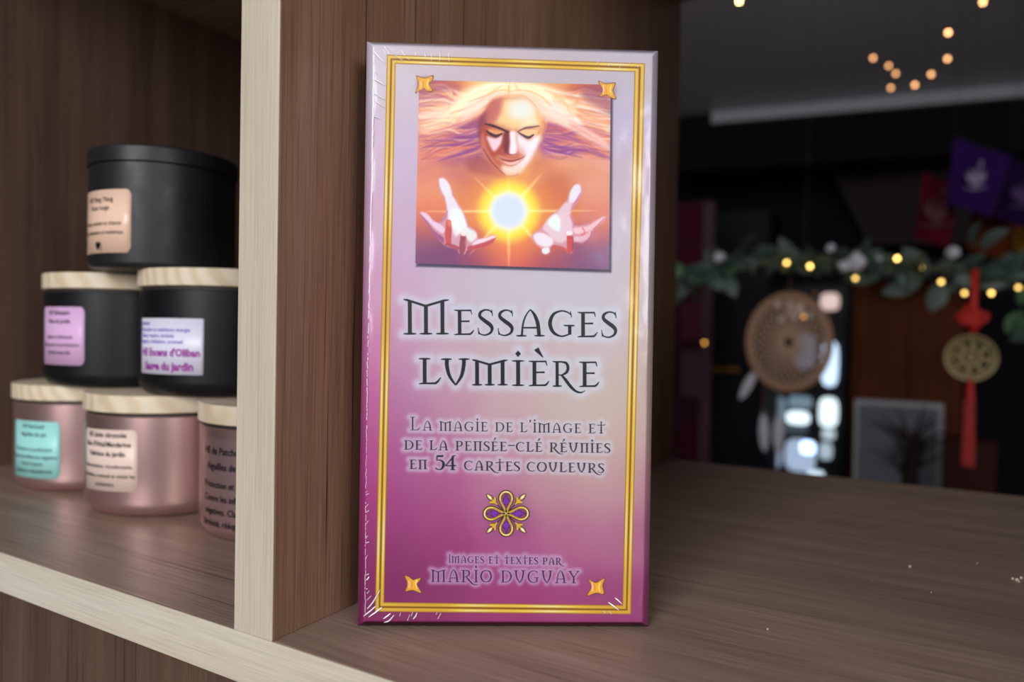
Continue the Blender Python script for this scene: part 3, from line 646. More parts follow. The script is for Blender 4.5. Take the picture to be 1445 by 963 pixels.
flag([(1347, 192), (1428, 222), (1398, 305), (1336, 288)], 2.2, (40, 16, 72), .85, 'purple flag with a pale lotus print, hanging above the garland')
flag([(1428, 225), (1480, 240), (1460, 325), (1400, 306)], 2.25, (28, 9, 48), 1.0, 'darker purple flag cut by the right edge of the frame', (66, 44, 90))
flag([(1304, 243), (1352, 262), (1340, 350), (1290, 336)], 2.3, (76, 8, 26), 1.3, 'crimson flag with a dull oval print, left of the purple flag', (78, 36, 42))
flag([(1372, 292), (1436, 304), (1420, 368), (1364, 352)], 2.4, (78, 32, 12), 0, 'orange flag below the purple flags')
flag([(1432, 318), (1470, 322), (1468, 362), (1430, 356)], 2.45, (110, 74, 14), 0, 'yellow flag at the right edge below the purple flags')

# leafy garland
GY = 1.75
gpts = [(952, 392), (990, 388), (1030, 372), (1075, 362), (1120, 366), (1165, 368), (1210, 372), (1255, 372), (1300, 378), (1345, 382), (1400, 385), (1470, 392)]
G3 = [at(x, y, GY) for x, y in gpts]
g = empty('leaf_garland', tuple(at(1200, 380, GY))); g0 = np.array(g.location)
mb = MB(); mb.tube([p-g0 for p in G3], .005, 8); mb.build('stem', mat('brown_green_stem', (62, 66, 48), .8), g)
M_leaf = [mat('eucalyptus_leaf', (52, 70, 60), .6), mat('grey_green_leaf', (72, 88, 80), .6), mat('olive_leaf', (62, 72, 42), .6), mat('green_leaf', (48, 84, 48), .6)]
def leaf_mesh(L, w, m):
    n = 8; V = []; F = []
    for i in range(n+1):
        t = i/n; h = w*math.sin(math.pi*min(1, t*.97+.03))**.75*(1-.25*t); z = .12*L*math.sin(t*2.5)
        V += [(t*L, -h, z+h*.25), (t*L, 0, z), (t*L, h, z+h*.25)]
    for i in range(n): a = i*3; F += [(a, a+3, a+4, a+1), (a+1, a+4, a+5, a+2)]
    me = bpy.data.meshes.new('leaf'); me.from_pydata(V, [], F); me.update()
    for p in me.polygons: p.use_smooth = True
    me.materials.append(m); return me
LM = [leaf_mesh(.062, .017, M_leaf[0]), leaf_mesh(.055, .019, M_leaf[1]), leaf_mesh(.05, .009, M_leaf[2]), leaf_mesh(.052, .018, M_leaf[3]), leaf_mesh(.042, .014, M_leaf[0])]
def put_leaf(p, d, k, s=1.):
    o = bpy.data.objects.new('leaf', LM[k]); COL.objects.link(o); o.parent = g; o.location = p-g0
    q = Vector(d).to_track_quat('X', 'Z'); o.rotation_mode = 'QUATERNION'
    from mathutils import Quaternion
    o.rotation_quaternion = q @ Quaternion((1, 0, 0), rnd.uniform(.7, 2.4)); o.scale = (s, s, s)
for k in range(190):
    t = rnd.random()*(len(G3)-1); i = int(t); f = t-i; p = G3[i]*(1-f)+G3[min(i+1, len(G3)-1)]*f
    px = gpts[i][0]; kk = rnd.choice([0, 1, 3, 4]) if px < 1000 else (rnd.choice([0, 0, 1, 4, 2]) if px > 1180 else rnd.choice([0, 2, 2, 4, 0]))
    put_leaf(p, (rnd.uniform(-1, 1), rnd.uniform(-.5, .2), rnd.uniform(-.7, .6)), kk, rnd.uniform(.75, 1.2))
for (x, y, dx, dz, k, s) in [(975, 385, -.4, -1, 0, 1.2), (985, 400, .1, -1, 3, 1.1), (1000, 395, .2, -1, 1, 1.1), (1025, 392, .5, -1, 1, 1.1), (1010, 375, -.3, .7, 1, .9), (1045, 360, .6, .6, 0, 1.1), (1300, 395, -1, -.35, 0, 1.4), (1330, 398, -.35, -1, 1, 1.3),
                        (1375, 350, .2, .8, 1, 1.1), (1385, 352, .7, .5, 1, 1.2), (1425, 372, .9, .2, 0, 1.3), (1435, 378, .9, -.2, 0, 1.3), (1440, 430, .3, 1, 3, .9), (1435, 470, .6, .7, 3, .8), (1425, 480, .9, .3, 0, 1.2), (1445, 440, -.6, -1, 3, 1.1), (1240, 390, -1, -.3, 1, 1.1), (965, 410, -.5, -.7, 0, 1.1)]:
    put_leaf(at(x, y, GY), (dx, -.15, dz), k, s)
tag(g, 'garland of grey-green eucalyptus leaves stretched across the dim room', 'garland')
M_fluff = mat('white_cotton', (185, 185, 196), .9)
for (x, y, r) in [(1015, 363, 8), (1209, 369, 12), (1191, 375, 8), (1345, 356, 8), (1172, 350, 6), (1240, 366, 4)]:
    c = at(x, y, GY-.03); mb = MB(); R_ = r*1.9/FPX; mb.sphere((0, 0, 0), R_*.8, 14, 10)
    for k in range(14):
        a, b = rnd.uniform(0, 6.28), rnd.uniform(-1, 1); q = math.sqrt(1-b*b); mb.sphere((math.cos(a)*q*R_*.6, math.sin(a)*q*R_*.6, b*R_*.6), R_*.42, 8, 6)
    o = mb.build('cotton_ball', M_fluff, None, True, tuple(c)); desc = {1015: 'white cotton ball among the leaves at the left end of the garland', 1209: 'largest white cotton ball in the garland', 1191: 'white cotton ball touching the left of the largest one', 1345: 'white cotton ball in the garland below the crimson flag', 1172: 'small white cotton ball above the garland, over the dreamcatcher', 1240: 'tiny white cotton ball right of the largest one'}[x]
    tag(o, desc, 'cotton ball', 'cotton balls in the garland')
# fairy lights
def lights(name, pts, Y, label, r=.0042, warm=(255, 190, 80), s=14, wire=True):
    A = [at(x, y, Y) for x, y, *_ in pts]; e = empty(name, tuple(A[0])); a0 = A[0]
    if wire:
        mb = MB(); W_ = []
        for i in range(len(A)-1):
            for k in range(5):
                t = k/5; W_.append(A[i]*(1-t)+A[i+1]*t-a0+np.array([0, .004, -.006*math.sin(math.pi*t)]))
        W_.append(A[-1]-a0); mb.tube(W_, .0007, 5)
        if Y > 2: mb.tube([A[-1]-a0, (A[-1][0]-a0[0], A[-1][1]-a0[1], cz-a0[2])], .0006, 4)
        mb.build('wire', mat('dark_wire', (30, 34, 28), .6), e)
    for (x, y, *rest), p in zip(pts, A):
        k = rest[0] if rest else 1.; mb = MB(); mb.sphere((0, 0, 0), r, 12, 8); mb.build('bulb', mat('warm_bulb', warm, .4, emit=warm, es=s*k), e, True, tuple(p-a0))
    tag(e, label, 'fairy lights'); return e
lights('string_lights', [(1110, 371), (1143, 376, 1.3), (1207, 393, .6), (1266, 365, 1.3), (1299, 378, .6), (1328, 398, .7), (1361, 414, .6), (1399, 414, .8), (1437, 406, .5)], 1.72, 'warm fairy lights strung along the leafy garland', warm=(255, 208, 110), s=8)
lights('string_lights', [(1232, 82, .6), (1254, 93, .5), (1264, 104, .5), (1257, 124, .5), (1291, 120, .7), (1314, 105, .7), (1337, 83, .8), (1338, 46, 1.5), (1387, 3, 1.6)], 2.3, 'amber fairy lights drooping from the grey ceiling at the upper right', r=.0055, warm=(255, 184, 122), s=7)
lights('string_lights', [(1043, 2, 1.8), (1010, -40, 1.2)], 2.3, 'single pale yellow fairy light at the top left of the opening', r=.0055, warm=(255, 225, 150), s=12)
lights('string_lights', [(994, 484, .25), (1150, 414, .0), (1135, 447, .35)], 2.2, 'faint amber fairy lights hanging low beside the dreamcatcher', r=.005, warm=(255, 180, 80), s=12)

# dreamcatcher
DC = at(1113, 483, 1.9); dc = empty('dreamcatcher', tuple(DC)); rx, rz = .104, .130
M_ratt = mat('rattan', (150, 112, 84), .6)
mb = MB(); mb.tube([(rx*math.cos(a), .02*math.cos(a), rz*math.sin(a)) for a in np.linspace(0, 2*math.pi, 49)], .0055, 8, False); mb.build('hoop', M_ratt, dc)
mb = MB()
for q in (.94, .88): mb.tube([(q*rx*math.cos(a), .02*q*math.cos(a), q*rz*math.sin(a)) for a in np.linspace(0, 2*math.pi, 49)], .003, 6, False)
for ring in range(9):
    q0 = 1-ring*.1; q1 = q0-.1; n = 28; ph = ring*math.pi/n
    for k in range(n):
        a = 2*math.pi*k/n+ph
        for sgn in (1, -1):
            b = a+sgn*math.pi/n
            mb.tube([(q0*rx*math.cos(a), .02*q0*math.cos(a), q0*rz*math.sin(a)), (q1*rx*math.cos(b), .02*q1*math.cos(b), q1*rz*math.sin(b))], .0030, 4, False)
tag(mb.build('web', mat('beige_thread', (158, 126, 104), .7), dc))
for (bx, bz) in [(-.03, .1), (.0, .1), (.02, .085), (-.02, .06), (.012, .065), (.05, .07)]:
    mb = MB(); mb.sphere((bx, -.008, bz), .010, 10, 8); mb.build('bead', mat('pearl_bead', (196, 176, 166), .25), dc)
M_feath = mat('white_feather', (190, 190, 200), .8)
def feather(p0, d, L, w):
    mb = MB(); d = np.array(d, float); d /= np.linalg.norm(d); s_ = np.array([d[2], 0, -d[0]]); V = []; F = []; n = 12
    for i in range(n+1):
        t = i/n; h = w*math.sin(math.pi*min(.98, t*.9+.08))**.6; c = np.array(p0)+d*L*t
        V += [c-s_*h+[0, .002, 0], c, c+s_*h+[0, .002, 0]]
    for i in range(n): a = i*3; F += [(a, a+3, a+4, a+1), (a+1, a+4, a+5, a+2)]
    mb.add(V, F); mb.tube([np.array(p0)-d*.02, np.array(p0)+d*L], [.0012, .0006], 5)
    return mb.build('feather', M_feath, dc, True, None, False)
feather((-.085, -.01, -.085), (-.5, 0, -1), .085, .012); feather((-.06, -.01, -.2), (.05, 0, -1), .1, .013); feather((-.02, -.01, -.2), (0, 0, -1), .1, .014)
mb = MB(); 
for s0 in [(-.06, -.11, -.2), (-.02, -.127, -.2), (-.085, -.08, -.085)]: mb.tube([(s0[0], 0, s0[1]), (s0[0], -.008, s0[2])], .001, 5)
mb.tube([(0, 0, rz), (.0, 0, rz+.1)], .0012, 5); mb.build('cord', M_ratt, dc)
tag(dc, 'oval rattan dreamcatcher with a beaded web and white feathers, below the garland', 'dreamcatcher')

# red knot with a coin
KC = at(1370, 505, 1.62); kn = empty('lucky_coin_hanging', tuple(KC)); s_ = 1.87/FPX
M_cord = mat('red_silk_cord', (176, 24, 16), .6); M_gold = mat('aged_brass', (150, 134, 92), .45, .3)
mb = MB(); mb.tube([(.003, 0, 100*s_), (.002, 0, 28*s_)], 4.0*s_, 8)
mb.build('cord', M_cord, kn)
mb = MB()
for (x, z, a) in [(0, 46, 0), (-7, 44, .7), (8, 44, -.7), (0, 40, 1.57), (0, 53, .4)]:
    mb.tube([(x*s_+math.cos(t+a)*7*s_, -.003+.002*math.sin(3*t), z*s_+math.sin(t)*6*s_) for t in np.linspace(0, 2*math.pi, 17)], 2.4*s_, 6, False)
mb.build('knot', M_cord, kn)
mb = MB(); ro = 25*s_
for r_, w_ in ((ro, 1.8), (ro*.84, .8), (ro*.34, 1.4)): mb.tube([(r_*math.cos(t), 0, r_*math.sin(t)) for t in np.linspace(0, 2*math.pi, 41)], w_*s_, 6, False)
for k in range(8):
    t = k*math.pi/4+.2; c = (ro*.6*math.cos(t), 0, ro*.6*math.sin(t)); mb.tube([(c[0]+5.5*s_*math.cos(u), 0, c[2]+5.5*s_*math.sin(u)) for u in np.linspace(0, 2*math.pi, 13)], 1.5*s_, 5, False); pass
for k in range(8):
    t = k*math.pi/4; mb.tube([(ro*.38*math.cos(t), 0, ro*.38*math.sin(t)), (ro*math.cos(t), 0, ro*math.sin(t))], .9*s_, 5)
mb.sphere((0, 0, 0), 5*s_, 10, 8, (1, .4, 1)); mb.build('coin', M_gold, kn)
mb = MB()
for k in range(34):
    a = rnd.uniform(0, 6.28); q = math.sqrt(rnd.random()); x, y = math.cos(a)*q, math.sin(a)*q
    mb.tube([(x*2*s_, y*2*s_, -30*s_), (x*5*s_, y*5*s_, -46*s_), (x*7*s_, y*7*s_, -123*s_-rnd.random()*.004)], .0009, 4)
mb.tube([(0, 0, -24*s_), (0, 0, -48*s_)], [3*s_, 5*s_], 8); o = mb.build('tassel', M_cord, kn)
tag(kn, 'round brass coin on a red knotted cord with a red tassel', 'hanging charm')

# ================================================================ the shelving
FT = .0185; SH = .0175; DEP = .421; TOPZ = .3765
c0, c1, c2 = (134, 103, 82), (145, 112, 90), (155, 122, 100)
W_x = wood('walnut_laminate_lengthwise', 'x', (152, 130, 114), (165, 142, 126), (178, 155, 139), .40, con=.85, pore=.7)
W_z = wood('walnut_laminate_upright', 'z', c0, c1, c2, .31, con=.8, pore=.8)
W_shade = wood('shaded_walnut_laminate', 'z', (84, 64, 54), (94, 73, 61), (104, 82, 69), .45)  # same walnut laminate, darker copy: shade on side and door panel in its colour
E_x = wood('pale_oak_edging_lengthwise', 'x', (198, 188, 168), (206, 197, 179), (213, 205, 190), .5, 1., .16, .016, .38)
E_z = wood('pale_oak_edging_upright', 'z', (194, 184, 164), (202, 192, 174), (209, 200, 184), .5, 1., .16, .016, .38)
sh = empty('bookcase', (0, 0, -1.0))
def bpart(name, b, m, par=None):
    o = boxo(name, b, m, par or sh, .0004, 2)
    if not par: o.location = (0, 0, 1.0)
    return o
EB = .0008
o = bpart('shelf_board', (-.411, .376, EB, DEP, -SH, 0), W_x); bpart('edge_band', (-.411, .376, 0, EB, -SH, 0), E_x, o)
o = bpart('divider_panel', (-FT, 0, EB, DEP, 0, TOPZ), W_z); bpart('edge_band', (-FT, 0, 0, EB, 0, TOPZ), E_z, o)
o = bpart('side_panel', (-.4115, -.3935, EB, DEP, -.35, TOPZ+SH+.3), W_shade); bpart('edge_band', (-.4115, -.3935, 0, EB, -.35, TOPZ+SH+.3), E_z, o)
o = bpart('shelf_board', (-.393, .3575, EB, DEP, TOPZ, TOPZ+SH), W_x); bpart('edge_band', (-.393, .3575, 0, EB, TOPZ, TOPZ+SH), E_x, o)
o = bpart('door_panel', (-.393, .3575, .012, .030, -.9, -SH-.0005), W_shade)
o = bpart('side_panel', (.3575, .376, EB, DEP, -.35, TOPZ+SH+.3), W_z); bpart('edge_band', (.3575, .376, 0, EB, -.35, TOPZ+SH+.3), E_z, o)
o = bpart('plinth', (-.40, .37, .02, DEP, -1.0, -.9), W_z)
tag(sh, 'walnut-brown laminate bookcase with pale oak edging, holding the tins and the card box', 'bookcase')
# crumbs on the board
M_dust = mat('pale_crumb', (200, 190, 170), .9)
def on_shelf(x, y):
    d = px_ray(x, y); return CAM+d*(-CAM[2])/d[2]
mb = MB()
for (x, y, r) in [(1284, 801, .9), (1379, 796, .5), (1429, 818, .8), (1435, 820, 1.1), (1441, 817, .9), (1438, 822, .6), (1314, 837, .4), (1083, 889, .5), (1230, 820, .3)]:
    p = on_shelf(x, y); mb.sphere((p[0], p[1], .0005*r), .0007*r, 6, 4)
tag(mb.build('crumbs', M_dust), 'pale crumbs scattered on the bare shelf right of the box', 'crumbs', kind='stuff')

# ================================================================ candle tins
M_rose = mat('satin_rose_gold', (202, 164, 160), .31, .85)
M_blk = mat('matt_black_tin', (12, 13, 17), .45, spec=.3)
M_blk2 = mat('brushed_black_tin', (34, 34, 37), .4, .35)
f_ = noise(M_blk2, 60, (1, 1, 1), 5, .7); r_ = nd(M_blk2, 'ShaderNodeMapRange'); M_blk2.node_tree.links.new(f_, r_.inputs[0]); r_.inputs[3].default_value = .28; r_.inputs[4].default_value = .62
M_blk2.node_tree.links.new(r_.outputs[0], M_blk2.node_tree.nodes['Principled BSDF'].inputs['Roughness']); bump(M_blk2, noise(M_blk2, 900, (1, 1, 1), 3), .25, .0002)
bump(M_rose, noise(M_rose, 1200, (1, 1, 1), 2), .12, .0001)
def lidwood(name, a, b, c, rot):
    m = mat(name, b, .5); tc = nd(m, 'ShaderNodeTexCoord'); mp_ = nd(m, 'ShaderNodeMapping'); mp_.inputs['Scale'].default_value = (60, 14, 60); mp_.inputs['Rotation'].default_value = (0, .35, rot)
    n = nd(m, 'ShaderNodeTexNoise'); n.inputs['Scale'].default_value = 1.2; n.inputs['Detail'].default_value = 3; n.inputs['Distortion'].default_value = .6
    w = nd(m, 'ShaderNodeTexWave'); w.inputs['Scale'].default_value = .8; w.inputs['Distortion'].default_value = 4; w.inputs['Detail'].default_value = 2
    L = m.node_tree.links; L.new(tc.outputs['Object'], mp_.inputs[0]); L.new(mp_.outputs[0], w.inputs['Vector'])
    col = ramp(m, w.outputs['Fac'], [(.1, a), (.45, b), (.9, c)]); L.new(col, m.node_tree.nodes['Principled BSDF'].inputs['Base Color']); return m
M_lids = [lidwood('pine_lid_wood', (206, 186, 154), (216, 199, 170), (221, 207, 182), k) for k in (.4, .9, 1.4)]
M_gap = mat('dark_gap_ring', (40, 36, 34), .6)  # dark ring in the thin gap between body and lid
def arc(cx, cz_, r, a0, a1, n): return [(cx+r*math.cos(t), cz_+r*math.sin(t)) for t in np.linspace(math.radians(a0), math.radians(a1), n)]
TW = {}
def text_tris(s, bold=0.):
    k = (s, bold)
    if k not in TW:
        cu = bpy.data.curves.new('t', 'FONT'); cu.body = s; cu.size = 1; cu.resolution_u = 2; cu.offset = bold
        ob = bpy.data.objects.new('t', cu); COL.objects.link(ob); dg = bpy.context.evaluated_depsgraph_get()
        me = bpy.data.meshes.new_from_object(ob.evaluated_get(dg)); me.calc_loop_triangles()
        V = [tuple(v.co) for v in me.vertices]; F = [tuple(t.vertices) for t in me.loop_triangles]
        COL.objects.unlink(ob); bpy.data.objects.remove(ob); bpy.data.meshes.remove(me); bpy.data.curves.remove(cu); TW[k] = (V, F)
    return TW[k]
def tin(x, y, z, r, h, lid, body_mat, lid_mat, metal_lid=False):
    t = empty('candle_tin', (x, y, z)); mb = MB(); hb = h-lid; n = 96
    rb = r-.0009
    if metal_lid:
        mb.lathe([(rb-.004, .0004)]+arc(rb-.0025, .0029, .0025, -90, 0, 6)+[(rb, hb-.0004), (rb-.001, hb), (rb-.001, h-.003)], n); mb.build('body', body_mat, t)
        mb = MB(); mb.lathe([(r-.001, hb), (r, hb+.0004)]+arc(r-.0014, h-.0014, .0014, 0, 90, 6)+[(r-.004, h), (r-.0046, h-.0006), (.001, h-.0006)], n); mb.build('lid', lid_mat, t)
    else:
        mb.lathe([(rb-.012, .0012), (rb-.0095, .0)]+arc(rb-.0085, .0085, .0085, -88, 0, 12)+[(rb, hb-.0022), (rb-.0004, hb-.0018), (rb-.002, hb-.0018)], n); mb.build('body', body_mat, t)
        mb = MB(); mb.lathe([(rb-.003, hb-.003), (rb-.0014, hb-.0018), (rb-.0014, hb+.0002)], n); mb.build('gap_ring', M_gap, t)
        mb = MB(); mb.lathe([(r-.0006, hb), (r, hb+.0005)]+arc(r-.0007, h-.0007, .0007, 0, 90, 4)+[(.001, h)], n); mb.build('lid', lid_mat, t)
    return t
def label(t, r, th0, th1, z0, z1, m, rc=.003, skew=0., name='label'):
    n = 40; V = []; F = []; w = math.radians(th1-th0)*r
    for k in (0, 1):
        rr = r+.0001*k
        for i in range(n+1):
            f = i/n; s = f*w; e = min(s, w-s); dz = 0
            if e < rc: dz = rc-math.sqrt(max(0, rc*rc-(rc-e)**2))
            a = math.radians(th0)+s/r; sk = skew*(f-.5)
            V += [(rr*math.cos(a), rr*math.sin(a), z0+dz+sk), (rr*math.cos(a), rr*math.sin(a), z1-dz+sk)]
    o = (n+1)*2
    for i in range(n): a = i*2+o; F.append((a, a+2, a+3, a+1)); a -= o; F.append((a+1, a+3, a+2, a))
    for i in range(n): a = i*2; F += [(a, a+2, a+2+o, a+o), (a+1+o, a+3+o, a+3, a+1)]
    F += [(0, o, o+1, 1), (2*n+1, 2*n+1+o, 2*n+o, 2*n)]
    # finer corners come from the cosine rounding above
    return mesh(name, V, F, m, t, True)
def lettering(lab, r, lines, m, skew=0., thc=-80, w=1.):
    mb = MB()
    for (s, th, z, size, align, bold) in lines:
        V, F = text_tris(s, bold+.012); xs = [v[0] for v in V]; W_ = max(xs)-min(xs); off = {'c': -(max(xs)+min(xs))/2, 'l': -min(xs)}[align]
        P_ = []
        for vx, vy, _ in V:
            X = (vx+off)*size*.92; a = math.radians(th)+X/r; zz = z+(vy-.33)*size+skew*X
            P_.append(((r+.00022)*math.cos(a), (r+.00022)*math.sin(a), zz))
        mb.add(P_, F)
    return mb.build('lettering', m, lab, False)
INK = mat('black_ink', (8, 8, 12), .7, spec=.2); INK_V = mat('violet_ink', (95, 85, 190), .6); INK_M = mat('magenta_ink', (150, 35, 150), .6)
R1 = .0474; H1 = .066; LID = .0095; H2 = .0679; RB = R1-.0009
TP = [(-.29832, .11452), (-.20291, .10589), (-.10715, .10947), (-.26339, .11448), (-.168, .11526), (-.19796, .09453)]
tA = tin(*TP[0], 0, R1, H1, LID, M_rose, M_lids[0]); tB = tin(*TP[1], 0, R1, H1, LID, M_rose, M_lids[1]); tC = tin(*TP[2], 0, R1, H1, LID, M_rose, M_lids[2])
tD = tin(*TP[3], H1, R1, H2, LID, M_blk, M_lids[1]); tE = tin(*TP[4], H1, R1, H2, LID, M_blk, M_lids[0])
RF = .0391; tF = tin(*TP[5], H1+H2, RF, .0645, .0088, M_blk2, M_blk2, True)
tag(tA, 'rose gold candle tin with a turquoise label, leftmost on the shelf', 'candle tin', 'rose gold candle tins in the bottom row')
tag(tB, 'rose gold candle tin with a pale peach label, middle of the bottom row', 'candle tin', 'rose gold candle tins in the bottom row')
tag(tC, 'rose gold candle tin with black print on clear film, half hidden by the divider', 'candle tin', 'rose gold candle tins in the bottom row')
tag(tD, 'black candle tin with a wooden lid and a lilac pink label', 'candle tin', 'black candle tins in the second row')
tag(tE, 'black candle tin with a wooden lid and a white label in purple print', 'candle tin', 'black candle tins in the second row')
tag(tF, 'all-black metal candle tin with a black lid and an apricot label, topmost', 'candle tin')
la = label(tA, RB+.0001, -101, -54.3, .0093, .0440, mat('turquoise_label', (160, 226, 220), .35))
lettering(la, RB+.0001, [('HE Patchouli', -77, .0408, .0036, 'c', 0), ('Aiguilles de pin', -77, .0360, .0036, 'c', 0), ('Protection et purification', -78, .0268, .0031, 'c', 0), ('Contre les influences négatives', -78, .0222, .0031, 'c', 0), ("Clarté d'esprit", -78, .0180, .0031, 'c', 0), ('Sérénité et rééquilibrante', -78, .0136, .0031, 'c', 0)], INK)
lb = label(tB, RB+.0001, -107, -57.2, .0145, .0474, mat('pale_peach_label', (236, 212, 198), .35), skew=.001)
lettering(lb, RB+.0001, [('HE Litsée citronnée', -82, .0446, .0038, 'c', .01), ("Bois d'Hôtal/Mandarine", -82, .0396, .0038, 'c', .01), ('Valériane du jardin', -82, .0345, .0038, 'c', .01), ('Harmonisation, réconfortante,', -82, .0278, .0031, 'c', 0), ('Relaxation, sommeil et réduit les', -82, .0227, .0031, 'c', 0), ('cauchemars.', -82, .0182, .0031, 'c', 0)], INK, .02)
mC = mat('clear_film_label', (230, 205, 212), .12, alpha=.03)
lc = label(tC, RB+.0001, -114, -40, .0055, .0500, mC)
lettering(lc, RB+.0001, [('HE de Patchouli', -88, .0440, .0049, 'c', .0), ('Aiguilles de pin', -86, .0366, .0049, 'c', .0), ('Protection et purification', -80, .0278, .0045, 'c', .0), ('Contre les influences', -84, .0212, .0045, 'c', .0), ("négatives. Clarté d'esprit", -79, .0150, .0045, 'c', .0), ('Sérénité, rééquilibre', -86, .0092, .0045, 'c', .0)], INK)
ld = label(tD, RB+.0001, -107, -61.2, .0135, .0476, mat('lilac_pink_label', (224, 180, 222), .35))
lettering(ld, RB+.0001, [('HE Géranium', -84, .0442, .0036, 'c', .008), ('Rêve du jardin', -84, .0392, .0036, 'c', .008), ("Apaise et déstresse", -84, .0300, .0031, 'c', 0), ('Aide amour et protections', -84, .0254, .0031, 'c', 0), ('fertilité naturelle', -84, .0208, .0031, 'c', 0)], INK)
le = label(tE, RB+.0001, -106.5, -53.2, .0122, .0415, mat('white_label', (226, 226, 244), .35), rc=.0003)
lettering(le, RB+.0001, [('Intuition', -105, .0388, .0029, 'l', 0), ('Protection et méditation énergie', -105, .0355, .0029, 'l', 0), ('Calme, respect, sérénité', -105, .0324, .0029, 'l', 0), ('Sagesse, méditation, sommeil', -105, .0293, .0029, 'l', 0)], INK_V)
o = lettering(le, RB+.0001, [("HE Encens d'Oliban", -79.5, .0236, .0054, 'c', .03), ('Sauge du jardin', -79.5, .0164, .0058, 'c', .03)], INK_M)
lf = label(tF, RF-.0008, -120, -58.7, .0075, .0408, mat('apricot_label', (236, 200, 176), .22))
lettering(lf, RF-.0008, [('HE Ylang Ylang', -89, .0358, .0036, 'c', 0), ('Rose rouge', -89, .0314, .0036, 'c', 0), ('Amour, passion et chance', -89, .0232, .0031, 'c', 0), ('Joie, relaxation et antistress', -89, .0184, .0031, 'c', 0), ('♥', -90, .0112, .0044, 'c', 0), ('j', -86, .0105, .0042, 'c', 0)], INK)

# ================================================================ the card box
BX, BY, BA, BW, BH, BL_ = .0143, .0255, .5631, .10225, .20377, .01046
cbx = empty('card_box', (BX, BY, 0), BA); cbx.rotation_mode = 'XYZ'; cbx.rotation_euler = (-BL_, 0, BA)
tag(cbx, 'upright pink and magenta card box with gold border, sealed in shrink wrap', 'card box')
Hm = homog([(520, 58), (930, 73), (913, 884.5), (502.5, 882)], [(0, BH), (BW, BH), (BW, 0), (0, 0)])
Hi = np.linalg.inv(Hm)
PR = .003     # the face stands proud of the rim
# camera foot in the box frame, so that artwork measured on the rim plane is carried to the face plane
ex = np.array([math.cos(BA), math.sin(BA), 0]); ny = np.array([-math.sin(BA), math.cos(BA), 0])
upv = np.array([0, 0, math.cos(BL_)])-ny*0; upv = ny*math.sin(BL_)+np.array([0, 0, math.cos(BL_)]); nyy = np.cross(upv, ex)
rel = CAM-np.array([BX, BY, 0]); FX, FZ, FD = rel@ex, rel@upv, -(rel@nyy); KS = (FD-PR)/FD
def to_face(x, y):
    u, v_ = hmap(Hm, x, y); return FX+(u-FX)*KS, FZ+(v_-FZ)*KS
def from_face(u, v_):
    return hmap(Hi, FX+(u-FX)/KS, FZ+(v_-FZ)/KS)
CH = .0030
def prof(u, v_):
    e = np.minimum(np.minimum(u, BW-u), np.minimum(v_, BH-v_)); t = np.clip(e/CH, 0, 1)
    return -PR*(1-(1-t)**1.7)
M_print = mat('printed_card', (255, 255, 255), .42, spec=.35, attr=True)
edge = np.concatenate([np.linspace(0, CH*1.05, 10)[:-1]])
us = np.concatenate([edge, np.linspace(CH*1.05, BW-CH*1.05, 250), BW-edge[::-1]]); vs = np.concatenate([edge, np.linspace(CH*1.05, BH-CH*1.05, 500), BH-edge[::-1]])
U, V_ = np.meshgrid(us, vs); PX, PY = from_face(U, V_)
C = np.clip(paint_cover(PX, PY)*np.array([.965, 1.0, .965]), 0, 1)
grid_mesh('cover', np.stack([U, prof(U, V_), V_], -1), C, M_print, cbx)
M_side = mat('magenta_card', (150, 45, 105), .45)
def side_col(z): return None
n = 24; zs = np.linspace(0, BH, n+1); D_ = .0235
def carton_side(name, pts):
    # pts: outline in (x, y); coloured by height like the cover's rim
    V = np.zeros((n+1, len(pts), 3)); Cc = np.zeros_like(V)
    for i, z in enumerate(zs):
        t = z/BH; col = np.array([140, 40, 98])*(1-min(1, t*1.6))+np.array([190, 100, 155])*min(1, t*1.6) if t < .62 else np.array([190, 110, 160])*(1-(t-.62)/.38)+np.array([205, 180, 200])*((t-.62)/.38)
        for j, (x, y) in enumerate(pts): V[i, j] = (x, y, z); Cc[i, j] = col/255.
    return grid_mesh(name, V, Cc, M_print, cbx)
carton_side('carton', [(0, 0), (0, D_), (BW, D_), (BW, 0)])
mesh('carton_end', [(0, 0, 0), (BW, 0, 0), (BW, D_, 0), (0, D_, 0)], [(0, 3, 2, 1)], M_side, cbx)
mesh('carton_end', [(0, 0, BH), (BW, 0, BH), (BW, D_, BH), (0, D_, BH)], [(0, 1, 2, 3)], mat('pale_pink_card', (205, 186, 200), .45), cbx)
# picture
PU = [to_face(*p) for p in PIC]
n1, n2 = 330, 320
s_, t_ = np.meshgrid(np.linspace(0, 1, n1), np.linspace(0, 1, n2)); 
A = [np.array(p, float) for p in PU]
Q = ((1-s_)*(1-t_))[..., None]*A[3]+(s_*(1-t_))[..., None]*A[2]+(s_*t_)[..., None]*A[1]+((1-s_)*t_)[..., None]*A[0]
PX, PY = from_face(Q[..., 0], Q[..., 1]); C = paint_picture(PX, PY)
grid_mesh('printed_picture', np.stack([Q[..., 0], np.full(Q.shape[:2], -PR-.00006), Q[..., 1]], -1), C, M_print, cbx)
